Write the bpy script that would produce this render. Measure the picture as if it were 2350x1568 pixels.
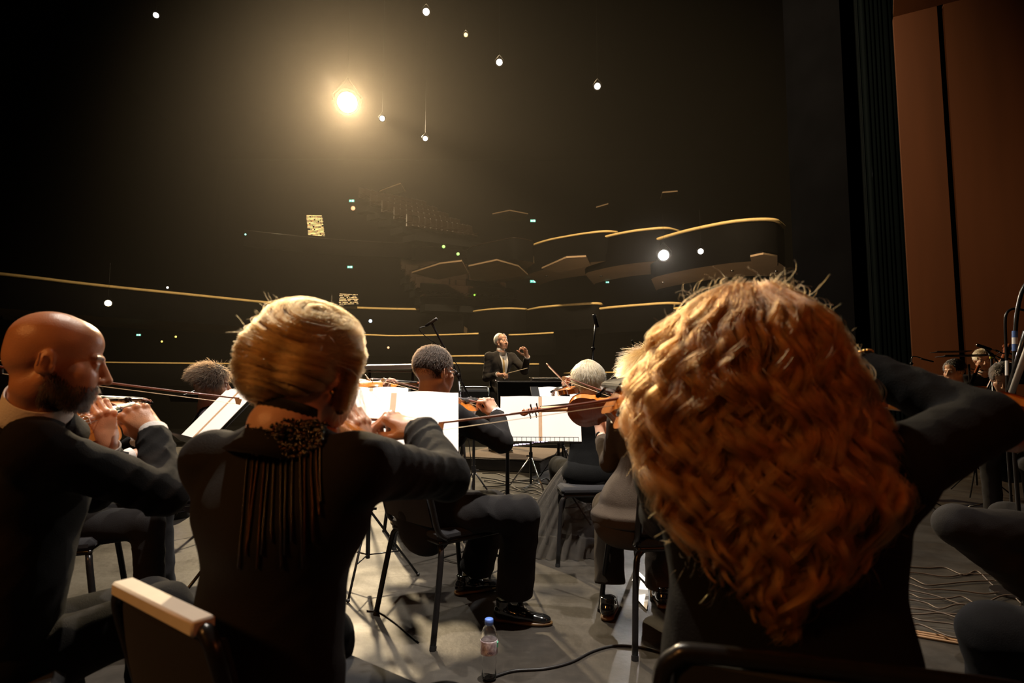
import bpy, bmesh, math, random
import numpy as np
from mathutils import Vector, Matrix
from mathutils.bvhtree import BVHTree

for o in list(bpy.data.objects):
    bpy.data.objects.remove(o)
SC = bpy.context.scene
COL = SC.collection
R = math.radians
rnd = random.Random(7)
RNG = np.random.default_rng(11)

# ------------------------------------------------------------------ camera, world, exposure, main lights
CAMZ, F, PITCH = 1.12, 1305.0, R(4.7)
cam_d = bpy.data.cameras.new('camera')
cam = bpy.data.objects.new('camera', cam_d)
COL.objects.link(cam)
cam.location = (0, 0, CAMZ)
cam.rotation_euler = (R(90) + PITCH, 0, 0)
cam_d.sensor_width = 36.0
cam_d.lens = 36.0 * F / 2350.0
cam_d.clip_start = 0.05
cam_d.clip_end = 200
cam_d.dof.use_dof = True
cam_d.dof.focus_distance = 4.2
cam_d.dof.aperture_fstop = 4.0
SC.camera = cam
SC.view_settings.view_transform = 'Standard'
SC.view_settings.look = 'None'
SC.view_settings.gamma = 1.0
SC.view_settings.exposure = 0.0
SC.view_settings.use_curve_mapping = False
SC.cycles.use_denoising = True
SC.cycles.volume_bounces = 0
SC.cycles.max_bounces = 7
SC.cycles.use_adaptive_sampling = True
SC.cycles.adaptive_threshold = 0.02
SC.cycles.sample_clamp_indirect = 3.0

W = bpy.data.worlds.new('world')
SC.world = W
W.use_nodes = True
W.node_tree.nodes['Background'].inputs[0].default_value = (0.10, 0.085, 0.08, 1)
W.node_tree.nodes['Background'].inputs[1].default_value = 0.03

def P(px, py, d):
    """the point at world distance d (along y) seen at photo pixel px,py"""
    cx, cz = (px - 1175) / F, (784 - py) / F
    dy = math.cos(PITCH) - cz * math.sin(PITCH)
    dz = math.sin(PITCH) + cz * math.cos(PITCH)
    k = d / dy
    return Vector((cx * k, d, CAMZ + dz * k))

def PZ(px, py, z):
    """the point at height z seen at photo pixel px,py"""
    cx, cz = (px - 1175) / F, (784 - py) / F
    dy = math.cos(PITCH) - cz * math.sin(PITCH)
    dz = math.sin(PITCH) + cz * math.cos(PITCH)
    k = (z - CAMZ) / dz
    return Vector((cx * k, dy * k, z))

def spot(name, loc, target, power, color, size=60, blend=0.4, radius=0.15):
    l = bpy.data.lights.new(name, 'SPOT')
    l.energy = power; l.color = color; l.spot_size = R(size); l.spot_blend = blend; l.shadow_soft_size = radius
    o = bpy.data.objects.new(name, l)
    COL.objects.link(o)
    o.location = loc
    o.rotation_euler = (Vector(target) - Vector(loc)).to_track_quat('-Z', 'Y').to_euler()
    return o

def area(name, loc, target, power, color, sx, sy):
    l = bpy.data.lights.new(name, 'AREA')
    l.energy = power; l.color = color; l.shape = 'RECTANGLE'; l.size = sx; l.size_y = sy
    o = bpy.data.objects.new(name, l)
    COL.objects.link(o)
    o.location = loc
    o.rotation_euler = (Vector(target) - Vector(loc)).to_track_quat('-Z', 'Y').to_euler()
    return o

WARM = (1.0, 0.83, 0.62)
spot('stage_key_light', (-2.2, 4.6, 7.5), (-0.5, 2.4, 0.4), 1500, (1.0, 0.90, 0.76), 66, 0.5, 0.05)
spot('stage_top_light', (0.5, 2.0, 8.0), (0.0, 3.2, 0.9), 4600, (1.0, 0.92, 0.82), 36, 0.8, 0.06)
spot('front_of_house_light', (-5.0, 15.0, 9.5), (-0.6, 1.6, 1.0), 1500, (1.0, 0.84, 0.62), 26, 0.5, 0.15)
spot('amber_side_light', (-3.2, -1.2, 3.4), (-0.9, 1.3, 1.1), 215, (1.0, 0.40, 0.10), 46, 0.6, 0.25)
spot('red_side_light', (3.8, -1.0, 3.6), (0.6, 1.1, 1.0), 70, (1.0, 0.22, 0.06), 60, 0.6, 0.25)
spot('conductor_light', (2.5, 2.0, 8.5), (-0.2, 8.5, 1.2), 1500, (1.0, 0.86, 0.66), 34, 0.6, 0.12)
spot('hall_rail_light', (0, 6.5, 12), (1.5, 20, 3.5), 13000, (1.0, 0.74, 0.42), 120, 0.7, 0.3)
spot('stage_glow_fill', (1.5, 12.5, 0.2), (6.0, 20.5, 6.0), 900, (1.0, 0.74, 0.5), 64, 0.8, 0.3)  # added spot, stands for stage glow thrown up onto the soffits
spot('shell_wall_light', (6.5, 3.0, 5.5), (11.0, 8.0, 2.5), 230, (1.0, 0.42, 0.14), 95, 0.8, 0.4)

# ------------------------------------------------------------------ materials
MATS = {}
def mat(name, color, rough=0.5, metal=0.0, spec=0.5, noise=0.0, nscale=20.0, bump=0.0, bscale=60.0, sheen=0.0,
        vcol=False, coat=0.0, emit=None, estr=0.0, trans=0.0, ior=1.45, sss=0.0, stretch=(1, 1, 1), color2=None):
    if name in MATS: return MATS[name]
    m = bpy.data.materials.new(name); MATS[name] = m
    m.use_nodes = True
    nt = m.node_tree; N = nt.nodes; L = nt.links
    b = N['Principled BSDF']
    b.inputs['Base Color'].default_value = (*color, 1)
    b.inputs['Roughness'].default_value = rough
    b.inputs['Metallic'].default_value = metal
    b.inputs['Specular IOR Level'].default_value = spec
    b.inputs['Coat Weight'].default_value = coat
    b.inputs['Coat Roughness'].default_value = 0.08
    b.inputs['Sheen Weight'].default_value = sheen
    b.inputs['Sheen Roughness'].default_value = 0.4
    b.inputs['Transmission Weight'].default_value = trans
    b.inputs['IOR'].default_value = ior
    if sss:
        b.inputs['Subsurface Weight'].default_value = sss
        b.inputs['Subsurface Radius'].default_value = (0.012, 0.004, 0.002)
        b.inputs['Subsurface Scale'].default_value = 1.0
    if emit:
        b.inputs['Emission Color'].default_value = (*emit, 1)
        b.inputs['Emission Strength'].default_value = estr
    tc = N.new('ShaderNodeTexCoord'); mp = N.new('ShaderNodeMapping')
    L.new(tc.outputs['Object'], mp.inputs['Vector'])
    mp.inputs['Scale'].default_value = stretch
    src = None
    if vcol:
        a = N.new('ShaderNodeAttribute'); a.attribute_name = 'Col'
        src = a.outputs['Color']
    nz = N.new('ShaderNodeTexNoise'); nz.inputs['Scale'].default_value = nscale; nz.inputs['Detail'].default_value = 5
    L.new(mp.outputs['Vector'], nz.inputs['Vector'])
    if noise > 0 or color2:
        mx = N.new('ShaderNodeMix'); mx.data_type = 'RGBA'
        if color2:
            rp = N.new('ShaderNodeValToRGB'); rp.color_ramp.elements[0].position = 0.4; rp.color_ramp.elements[1].position = 0.62
            L.new(nz.outputs['Fac'], rp.inputs['Fac']); L.new(rp.outputs['Color'], mx.inputs['Factor'])
            mx.inputs['A'].default_value = (*color, 1); mx.inputs['B'].default_value = (*color2, 1)
            if src: L.new(src, mx.inputs['A'])
        else:
            mx.blend_type = 'MULTIPLY'; mx.inputs['Factor'].default_value = 1.0
            rp = N.new('ShaderNodeMapRange'); rp.inputs['To Min'].default_value = 1 - noise; rp.inputs['To Max'].default_value = 1 + noise
            L.new(nz.outputs['Fac'], rp.inputs['Value'])
            mx.inputs['A'].default_value = (*color, 1)
            if src: L.new(src, mx.inputs['A'])
            L.new(rp.outputs['Result'], mx.inputs['B'])
        L.new(mx.outputs['Result'], b.inputs['Base Color'])
    elif src:
        L.new(src, b.inputs['Base Color'])
    if bump > 0:
        n2 = N.new('ShaderNodeTexNoise'); n2.inputs['Scale'].default_value = bscale; n2.inputs['Detail'].default_value = 6
        L.new(mp.outputs['Vector'], n2.inputs['Vector'])
        bp = N.new('ShaderNodeBump'); bp.inputs['Strength'].default_value = bump; bp.inputs['Distance'].default_value = 0.01
        L.new(n2.outputs['Fac'], bp.inputs['Height']); L.new(bp.outputs['Normal'], b.inputs['Normal'])
    return m

M_SKIN = mat('skin', (0.6, 0.34, 0.22), 0.33, vcol=True, noise=0.12, nscale=40, bump=0.15, bscale=350, sss=0.12)
M_SUIT = mat('black_wool_suit', (0.0095, 0.008, 0.0075), 0.85, spec=0.16, noise=0.25, nscale=9, bump=0.35, bscale=500, sheen=0.03)
M_SUITC = mat('lit_black_tailcoat_wool', (0.034, 0.029, 0.026), 0.85, spec=0.2, noise=0.25, nscale=9, bump=0.3, bscale=500, sheen=0.05)  # lighter copy of the black suit wool, stage light put into its colour
M_SUITB = mat('charcoal_wool_suit', (0.012, 0.011, 0.0115), 0.85, spec=0.18, noise=0.25, nscale=9, bump=0.3, bscale=500, sheen=0.03)
M_GREYJ = mat('grey_brown_wool_jacket', (0.06, 0.045, 0.033), 0.9, spec=0.15, noise=0.2, nscale=12, bump=0.4, bscale=450, sheen=0.05)
M_KNIT = mat('black_knit', (0.006, 0.006, 0.006), 0.85, spec=0.15, noise=0.2, nscale=30, bump=0.3, bscale=400, sheen=0.02)
M_JKT = mat('black_blazer_cloth', (0.012, 0.010, 0.0085), 0.8, spec=0.2, noise=0.25, nscale=14, bump=0.3, bscale=450, sheen=0.04)
M_VIOLET = mat('violet_grey_cloth', (0.06, 0.045, 0.055), 0.8, spec=0.3, noise=0.2, nscale=14, bump=0.3, bscale=300)
M_SHIRT = mat('white_shirt_cotton', (0.75, 0.70, 0.66), 0.7, noise=0.06, nscale=30, bump=0.2, bscale=200)
M_PATENT = mat('patent_leather', (0.006, 0.006, 0.006), 0.12, spec=0.7, coat=1.0, bump=0.05, bscale=20)
M_SOLE = mat('shoe_sole', (0.10, 0.055, 0.02), 0.4, noise=0.3)
M_BLACKMETAL = mat('black_painted_metal', (0.012, 0.011, 0.011), 0.28, spec=0.5, noise=0.3, nscale=60, bump=0.05, bscale=80)
M_DESK = mat('matt_black_desk', (0.008, 0.0075, 0.0075), 0.6, spec=.2, noise=0.3, nscale=60)
M_CHROME = mat('chrome', (0.55, 0.54, 0.52), 0.22, metal=1.0, noise=0.15, nscale=40)
M_BRASS = mat('gold_metal', (0.85, 0.58, 0.2), 0.25, metal=1.0, noise=0.15, nscale=50)
M_CUSHION = mat('chair_cushion_cloth', (0.013, 0.013, 0.016), 0.85, noise=0.25, nscale=60, bump=0.4, bscale=500, sheen=0.05)
M_PAPER = mat('white_sheet_paper', (0.86, 0.84, 0.80), 0.65, noise=0.03, nscale=6, bump=0.05, bscale=10)
M_FOLD = mat('taped_paper_fold', (0.50, 0.33, 0.2), 0.6, noise=0.2, nscale=30)
M_EBONY = mat('ebony', (0.012, 0.010, 0.010), 0.25, spec=0.5, noise=0.3, nscale=80)
M_VIOLIN = mat('amber_violin_varnish', (0.55, 0.17, 0.022), 0.25, coat=0.8, noise=0.35, nscale=14, stretch=(5, 1, 1), bump=0.03, bscale=60)
M_VIOLINF = mat('flamed_maple_varnish', (0.30, 0.075, 0.02), 0.28, coat=0.8, noise=0.5, nscale=26, stretch=(0.7, 9, 1), bump=0.03, bscale=60)
M_PALEW = mat('pale_maple_wood', (0.62, 0.36, 0.16), 0.35, coat=0.3, noise=0.25, nscale=25, stretch=(4, 1, 1))
M_BOWST = mat('bow_stick_wood', (0.16, 0.045, 0.025), 0.3, coat=0.5, noise=0.3, nscale=30)
M_BOWHAIR = mat('bow_horsehair', (0.55, 0.36, 0.2), 0.5, noise=0.15, nscale=200, stretch=(1, 60, 60))
M_GLASS = mat('clear_lens_glass', (0.95, 0.95, 0.95), 0.03, trans=1.0, ior=1.45, noise=0.01)
M_RUBBER = mat('black_cable_rubber', (0.012, 0.011, 0.011), 0.5, noise=0.2, nscale=40)
M_DARKW = mat('black_stage_wood', (0.02, 0.017, 0.015), 0.5, noise=0.4, nscale=8, bump=0.1, bscale=30)
M_WHITEP = mat('white_lacquer', (0.80, 0.78, 0.75), 0.4, noise=0.05)

# ------------------------------------------------------------------ object helpers
def tag(o, label=None, cat=None, group=None, kind=None):
    if label: o['label'] = label
    if cat: o['category'] = cat
    if group: o['group'] = group
    if kind: o['kind'] = kind
    return o

def thing(name, label, cat, loc=(0, 0, 0), rz=0.0, group=None):
    o = bpy.data.objects.new(name, None)
    o.empty_display_size = 0.1
    COL.objects.link(o)
    o.location = loc; o.rotation_euler = (0, 0, rz)
    return tag(o, label, cat, group)

def link(name, me, m, parent=None, world=False, smooth=True, label=None):
    """make one mesh object; world=True when the vertices are in world space although it is parented"""
    if m is not None and not me.materials: me.materials.append(m)
    if smooth and len(me.polygons):
        me.polygons.foreach_set('use_smooth', np.ones(len(me.polygons), dtype=bool))
    o = bpy.data.objects.new(name, me)
    COL.objects.link(o)
    if parent is not None:
        o.parent = parent
        if world:
            pw = Matrix.LocRotScale(parent.location, parent.rotation_euler, parent.scale) if parent.parent is None else PW[parent.name]
            o.matrix_parent_inverse = pw.inverted()
            PW[o.name] = pw @ pw.inverted()
    if label: o['label'] = label
    return o
PW = {}

def mesh_np(verts, faces, name='m'):
    me = bpy.data.meshes.new(name)
    verts = np.asarray(verts, dtype=np.float32)
    faces = np.asarray(faces, dtype=np.int32)
    n, k = faces.shape
    me.vertices.add(len(verts)); me.vertices.foreach_set('co', verts.ravel())
    me.loops.add(n * k); me.loops.foreach_set('vertex_index', faces.ravel())
    me.polygons.add(n)
    me.polygons.foreach_set('loop_start', np.arange(0, n * k, k, dtype=np.int32))
    me.update(calc_edges=True)
    me.validate()
    return me

class MB:
    """collects simple shapes into one mesh"""
    def __init__(s): s.v = []; s.f = []
    def _add(s, v, f):
        n = len(s.v); s.v += [tuple(p) for p in v]; s.f += [tuple(i + n for i in q) for q in f]
    def box(s, c, size, M=None, bev=0.0):
        hx, hy, hz = [q / 2 for q in size]
        if bev > 0:
            b = min(bev, hx * .9, hy * .9, hz * .9)
            pts = []
            for sx in (-1, 1):
                for sy in (-1, 1):
                    for sz in (-1, 1):
                        pts += [(sx * hx, sy * (hy - b), sz * (hz - b)), (sx * (hx - b), sy * hy, sz * (hz - b)), (sx * (hx - b), sy * (hy - b), sz * hz)]
            bm = bmesh.new()
            for p in pts: bm.verts.new(p)
            r = bmesh.ops.convex_hull(bm, input=bm.verts)
            bm.verts.ensure_lookup_table()
            v = [q.co.copy() for q in bm.verts]; bm.verts.index_update()
            f = [[q.index for q in fc.verts] for fc in bm.faces]
            bm.free()
        else:
            v = [Vector((x, y, z)) for x in (-hx, hx) for y in (-hy, hy) for z in (-hz, hz)]
            f = [(0, 1, 3, 2), (4, 6, 7, 5), (0, 4, 5, 1), (2, 3, 7, 6), (0, 2, 6, 4), (1, 5, 7, 3)]
        c = Vector(c)
        v = [(M @ p if M is not None else p) + c for p in v]
        s._add(v, f); return s
    def tube(s, pts, r, n=10, cap=True, closed=False, flat=None):
        pts = [Vector(p) for p in pts]
        if not hasattr(r, '__len__'): r = [r] * len(pts)
        m = len(pts); rings = []
        up = None
        for i, p in enumerate(pts):
            if closed: t = pts[(i + 1) % m] - pts[i - 1]
            else: t = pts[min(i + 1, m - 1)] - pts[max(i - 1, 0)]
            t.normalize()
            if up is None:
                up = Vector((0, 0, 1)) if abs(t.z) < .9 else Vector((0, 1, 0))
                if flat is not None: up = Vector(flat[0])
            a = t.cross(up)
            if a.length < 1e-5: a = t.orthogonal()
            a.normalize(); b = a.cross(t).normalized(); up = b
            fl = flat[1] if flat is not None else 1.0
            rings.append([p + a * math.cos(2 * math.pi * k / n) * r[i] + b * math.sin(2 * math.pi * k / n) * r[i] * fl for k in range(n)])
        v = [q for rg in rings for q in rg]; f = []
        for i in range(m if closed else m - 1):
            j = (i + 1) % m
            for k in range(n):
                f.append((i * n + k, i * n + (k + 1) % n, j * n + (k + 1) % n, j * n + k))
        if cap and not closed:
            f.append(tuple(range(n))); f.append(tuple((m - 1) * n + k for k in reversed(range(n))))
        s._add(v, f); return s
    def lathe(s, prof, c=(0, 0, 0), n=24, M=None):
        v = []; f = []
        for (r, z) in prof:
            for k in range(n):
                a = 2 * math.pi * k / n
                p = Vector((r * math.cos(a), r * math.sin(a), z))
                v.append((M @ p if M is not None else p) + Vector(c))
        for i in range(len(prof) - 1):
            for k in range(n):
                f.append((i * n + k, i * n + (k + 1) % n, (i + 1) * n + (k + 1) % n, (i + 1) * n + k))
        f.append(tuple(reversed(range(n)))); f.append(tuple((len(prof) - 1) * n + k for k in range(n)))
        s._add(v, f); return s
    def sph(s, c, r, n=12, R3=None):
        if not hasattr(r, '__len__'): r = (r, r, r)
        prof = [(math.sin(math.pi * i / n), -math.cos(math.pi * i / n)) for i in range(n + 1)]
        v = []; f = []; k2 = n * 2
        for (q, z) in prof:
            for k in range(k2):
                a = 2 * math.pi * k / k2
                p = Vector((q * math.cos(a) * r[0], q * math.sin(a) * r[1], z * r[2]))
                if R3 is not None: p = R3 @ p
                v.append(p + Vector(c))
        for i in range(n):
            for k in range(k2):
                f.append((i * k2 + k, i * k2 + (k + 1) % k2, (i + 1) * k2 + (k + 1) % k2, (i + 1) * k2 + k))
        s._add(v, f); return s
    def quad(s, a, b, c, d): s._add([a, b, c, d], [(0, 1, 2, 3)]); return s
    def prism(s, poly, off):
        """closed prism: polygon of 3D points extruded by vector off"""
        n = len(poly); off = Vector(off)
        v = [Vector(p) for p in poly] + [Vector(p) + off for p in poly]
        f = [tuple(reversed(range(n))), tuple(n + k for k in range(n))] + [(k, (k + 1) % n, n + (k + 1) % n, n + k) for k in range(n)]
        s._add(v, f); return s
    def grid(s, rows):
        m, n = len(rows), len(rows[0])
        s._add([p for r_ in rows for p in r_], [(i * n + k, i * n + k + 1, (i + 1) * n + k + 1, (i + 1) * n + k) for i in range(m - 1) for k in range(n - 1)])
        return s
    def mesh(s, name='m', merge=False):
        me = bpy.data.meshes.new(name)
        me.from_pydata([tuple(p) for p in s.v], [], s.f)
        bm = bmesh.new(); bm.from_mesh(me)
        if merge: bmesh.ops.remove_doubles(bm, verts=bm.verts, dist=1e-5)
        bmesh.ops.recalc_face_normals(bm, faces=bm.faces)
        bm.to_mesh(me); bm.free()
        return me
    def build(s, name, m, parent=None, world=False, smooth=False, label=None, angle=40):
        me = s.mesh(name)
        o = link(name, me, m, parent, world, smooth=True, label=label)
        # smooth shading with sharp creases
        if not smooth:
            bm = bmesh.new(); bm.from_mesh(me)
            for e in bm.edges:
                if len(e.link_faces) == 2 and e.calc_face_angle(0) > R(angle): e.smooth = False
            bm.to_mesh(me); bm.free()
        return o

def catmull(pts, k=8, closed=False):
    pts = [Vector(p) for p in pts]; n = len(pts); out = []
    rng = range(n) if closed else range(n - 1)
    for i in rng:
        p1, p2 = pts[i], pts[(i + 1) % n]
        p0 = pts[i - 1] if (closed or i > 0) else p1 * 2 - p2
        p3 = pts[(i + 2) % n] if (closed or i + 2 < n) else p2 * 2 - p1
        for j in range(k):
            t = j / k
            out.append(0.5 * ((2 * p1) + (p2 - p0) * t + (2 * p0 - 5 * p1 + 4 * p2 - p3) * t * t + (3 * p1 - p0 - 3 * p2 + p3) * t ** 3))
    if not closed: out.append(pts[-1])
    return out

# ------------------------------------------------------------------ implicit surfaces -> one continuous skin
def folds(p, amp, sc, seed):
    """cloth folds: sharp ridges from warped sines, p (...,3)"""
    r = np.random.default_rng(seed); d = np.zeros(p.shape[:-1], np.float32)
    for k in range(3):
        a = r.normal(size=3); a /= np.linalg.norm(a); b = r.normal(size=3); b /= np.linalg.norm(b)
        ph = (p @ a) * sc * (1 + .5 * k) + 1.7 * np.sin((p @ b) * sc * .55 + k) + r.uniform(0, 6)
        d += (1 - np.abs(np.sin(ph))) ** 2 * (0.6 ** k)
    return (amp * d).astype(np.float32)

class Blob:
    def __init__(s, seed=1):
        s.pr = []; s.T = Matrix.Identity(4); s.seed = seed; s.paint = []
    def frame(s, loc=(0, 0, 0), fwd=(0, 1, 0), up=(0, 0, 1)):
        y = Vector(fwd).normalized(); x = y.cross(Vector(up)).normalized(); z = x.cross(y)
        s.T = Matrix(((x.x, y.x, z.x, loc[0]), (x.y, y.y, z.y, loc[1]), (x.z, y.z, z.z, loc[2]), (0, 0, 0, 1)))
        return s
    def reset(s): s.T = Matrix.Identity(4); return s
    def _w(s, p): return np.array(s.T @ Vector(p), dtype=np.float32)
    def _r(s): return np.array(s.T.to_3x3(), dtype=np.float32)
    def cap(s, a, b, ra, rb=None, k=.012, op='+', flat=None, wr=0, wsc=40):
        rb = ra if rb is None else rb
        fl = None
        if flat is not None:
            ax = np.array(s.T.to_3x3() @ Vector(flat[0]).normalized(), dtype=np.float32); fl = (ax, flat[1])
        s.pr.append(('c', s._w(a), s._w(b), ra, rb, k, op, fl, wr, wsc)); return s
    def ell(s, c, r, k=.012, op='+', Rm=None, wr=0, wsc=40):
        if not hasattr(r, '__len__'): r = (r, r, r)
        M3 = s._r() if Rm is None else s._r() @ np.array(Rm, dtype=np.float32)
        s.pr.append(('e', s._w(c), M3, np.array(r, np.float32), None, k, op, None, wr, wsc)); return s
    def cut(s, c, n, rad):
        """remove everything on the +n side of c inside radius rad"""
        nn = np.array(s.T.to_3x3() @ Vector(n).normalized(), dtype=np.float32)
        s.pr.append(('p', s._w(c), nn, rad, None, 0.002, '-', None, 0, 0)); return s
    def dot(s, c, r, color, soft=.35):
        s.paint.append((s._w(c), r, color, soft)); return s
    def build(s, h, pad=.03, base=None, smooth=1):
        lo = np.full(3, 1e9); hi = -lo
        for q in s.pr:
            if q[6] == '-': continue
            if q[0] == 'c':
                m = max(q[3], q[4])
                lo = np.minimum(lo, np.minimum(q[1], q[2]) - m); hi = np.maximum(hi, np.maximum(q[1], q[2]) + m)
            else:
                e = np.sqrt(((q[2] * q[3][None, :]) ** 2).sum(1)); lo = np.minimum(lo, q[1] - e); hi = np.maximum(hi, q[1] + e)
        lo = lo - pad; hi = hi + pad
        n = np.ceil((hi - lo) / h).astype(int) + 1
        G = np.full(tuple(n), 0.06, np.float32)
        ax = [(lo[i] + h * np.arange(n[i])).astype(np.float32) for i in range(3)]
        for q in s.pr:
            k = q[5]; m = 0.03 + k
            if q[0] == 'c':
                mm = max(q[3], q[4]) + m; a0 = np.minimum(q[1], q[2]) - mm; a1 = np.maximum(q[1], q[2]) + mm
            elif q[0] == 'e':
                e = np.sqrt(((q[2] * q[3][None, :]) ** 2).sum(1)) + m; a0 = q[1] - e; a1 = q[1] + e
            else:
                a0 = q[1] - q[3]; a1 = q[1] + q[3]
            i0 = np.clip(((a0 - lo) / h).astype(int), 0, n); i1 = np.clip(((a1 - lo) / h).astype(int) + 2, 0, n)
            if (i1 <= i0).any(): continue
            sl = tuple(slice(i0[i], i1[i]) for i in range(3))
            X = np.stack(np.meshgrid(ax[0][sl[0]], ax[1][sl[1]], ax[2][sl[2]], indexing='ij'), -1)
            if q[0] == 'c':
                ab = q[2] - q[1]; L2 = float(ab @ ab) + 1e-9
                pa = X - q[1]; t = np.clip((pa @ ab) / L2, 0, 1)
                qq = pa - t[..., None] * ab
                d2 = (qq ** 2).sum(-1)
                if q[7] is not None:
                    ds = qq @ q[7][0]; d2 = d2 - ds ** 2 + (ds * q[7][1]) ** 2
                d = np.sqrt(d2) - (q[3] + (q[4] - q[3]) * t)
            elif q[0] == 'e':
                pl = (X - q[1]) @ q[2]; k0 = np.sqrt(((pl / q[3]) ** 2).sum(-1)); k1 = np.sqrt(((pl / q[3] ** 2) ** 2).sum(-1)) + 1e-6
                d = k0 * (k0 - 1) / k1
            else:
                d = np.maximum(-((X - q[1]) @ q[2]), np.sqrt(((X - q[1]) ** 2).sum(-1)) - q[3])
            if q[8]: d = d - folds(X, q[8], q[9], s.seed)
            g = G[sl]
            if q[6] == '+':
                hh = np.clip(.5 + .5 * (g - d) / k, 0, 1); G[sl] = g * (1 - hh) + d * hh - k * hh * (1 - hh)
            else:
                d = -d; hh = np.clip(.5 - .5 * (g - d) / k, 0, 1); G[sl] = g * (1 - hh) + d * hh + k * hh * (1 - hh)
        v, f = surface_nets(G, lo, h)
        return v, f
    def colors(s, v, base):
        c = np.tile(np.array(base, np.float32), (len(v), 1))
        for (p, r, col, soft) in s.paint:
            if hasattr(r, '__len__'):
                rr = np.array(r[0], np.float32); M3 = r[1]
                d = np.sqrt((((v - p) @ M3 / rr) ** 2).sum(1))
            else: d = np.sqrt(((v - p) ** 2).sum(1)) / r
            w = np.clip((1 - d) / soft, 0, 1)[:, None]
            c = c * (1 - w) + np.array(col, np.float32) * w
        return c

def surface_nets(G, lo, h):
    S = G < 0
    nx, ny, nz = G.shape
    cs = [S[i:nx - 1 + i, j:ny - 1 + j, k:nz - 1 + k] for i in (0, 1) for j in (0, 1) for k in (0, 1)]
    cnt = sum(c.astype(np.int8) for c in cs)
    act = (cnt > 0) & (cnt < 8)
    idx = np.argwhere(act)
    if len(idx) == 0: return np.zeros((0, 3)), np.zeros((0, 4), int)
    vid = np.full(act.shape, -1, np.int32); vid[act] = np.arange(len(idx))
    corner = [(i, j, k) for i in (0, 1) for j in (0, 1) for k in (0, 1)]
    g = [G[idx[:, 0] + c[0], idx[:, 1] + c[1], idx[:, 2] + c[2]] for c in corner]
    acc = np.zeros((len(idx), 3)); num = np.zeros(len(idx))
    for a in range(8):
        for b in range(a + 1, 8):
            ca, cb = np.array(corner[a]), np.array(corner[b])
            if abs(ca - cb).sum() != 1: continue
            m = (g[a] < 0) != (g[b] < 0)
            t = np.where(m, g[a] / np.where(m, g[a] - g[b], 1), 0)
            acc += m[:, None] * (ca + t[:, None] * (cb - ca)); num += m
    v = (idx + acc / num[:, None]) * h + lo
    F_ = []
    for ax in range(3):
        u, w = (ax + 1) % 3, (ax + 2) % 3
        a = [slice(1, -1)] * 3; b = [slice(1, -1)] * 3
        a[ax] = slice(0, -1); b[ax] = slice(1, None)
        sa = S[tuple(a)]; sb = S[tuple(b)]
        e = np.argwhere(sa != sb)
        if not len(e): continue
        off = np.ones(3, int); off[ax] = 0
        p = e + off
        def at(du, dw):
            q = p.copy(); q[:, u] += du; q[:, w] += dw
            return vid[q[:, 0], q[:, 1], q[:, 2]]
        quad = np.stack([at(-1, -1), at(0, -1), at(0, 0), at(-1, 0)], 1)
        flip = ~sa[tuple(e.T)]
        quad[flip] = quad[flip][:, ::-1]
        F_.append(quad)
    f = np.concatenate(F_); f = f[(f >= 0).all(1)]
    return v.astype(np.float32), f

def relax(v, f, it=2, w=.5):
    """light smoothing of a quad mesh"""
    for _ in range(it):
        acc = np.zeros_like(v); n = np.zeros(len(v))
        for k in range(4):
            a = f[:, k]; b = f[:, (k + 1) % 4]
            for c in range(3):
                acc[:, c] += np.bincount(a, v[b, c], len(v)) + np.bincount(b, v[a, c], len(v))
            n += np.bincount(a, minlength=len(v)) + np.bincount(b, minlength=len(v))
        v = v * (1 - w) + w * acc / np.maximum(n, 1)[:, None]
    return v.astype(np.float32)

def blob_obj(name, blobs, m, parent, color=None, smooth=2, label=None):
    """blobs: list of (Blob, voxel size); joined into one mesh object in world space"""
    V, Fs, C = [], [], []; n = 0
    for (b, h) in blobs:
        v, f = b.build(h)
        if not len(v): continue
        v = relax(v, f, smooth, .5)
        if color is not None: C.append(b.colors(v, color))
        V.append(v); Fs.append(f + n); n += len(v)
    v = np.concatenate(V); f = np.concatenate(Fs)
    me = mesh_np(v, f, name)
    if color is not None:
        a = me.color_attributes.new('Col', 'FLOAT_COLOR', 'POINT')
        cc = np.concatenate(C); cc = np.concatenate([cc, np.ones((len(cc), 1), np.float32)], 1)
        a.data.foreach_set('color', cc.astype(np.float32).ravel())
    return link(name, me, m, parent, world=True, label=label)

# ------------------------------------------------------------------ props
def frame_m(loc, y, z):
    y = Vector(y).normalized(); z = Vector(z); z = (z - y * z.dot(y)).normalized(); x = y.cross(z)
    return Matrix(((x.x, y.x, z.x, loc[0]), (x.y, y.y, z.y, loc[1]), (x.z, y.z, z.z, loc[2]), (0, 0, 0, 1)))

def place(o, M):
    o.matrix_world = M; o.location, q, o.scale = M.decompose()[0], None, M.decompose()[2]
    o.rotation_euler = M.decompose()[1].to_euler()

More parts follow.
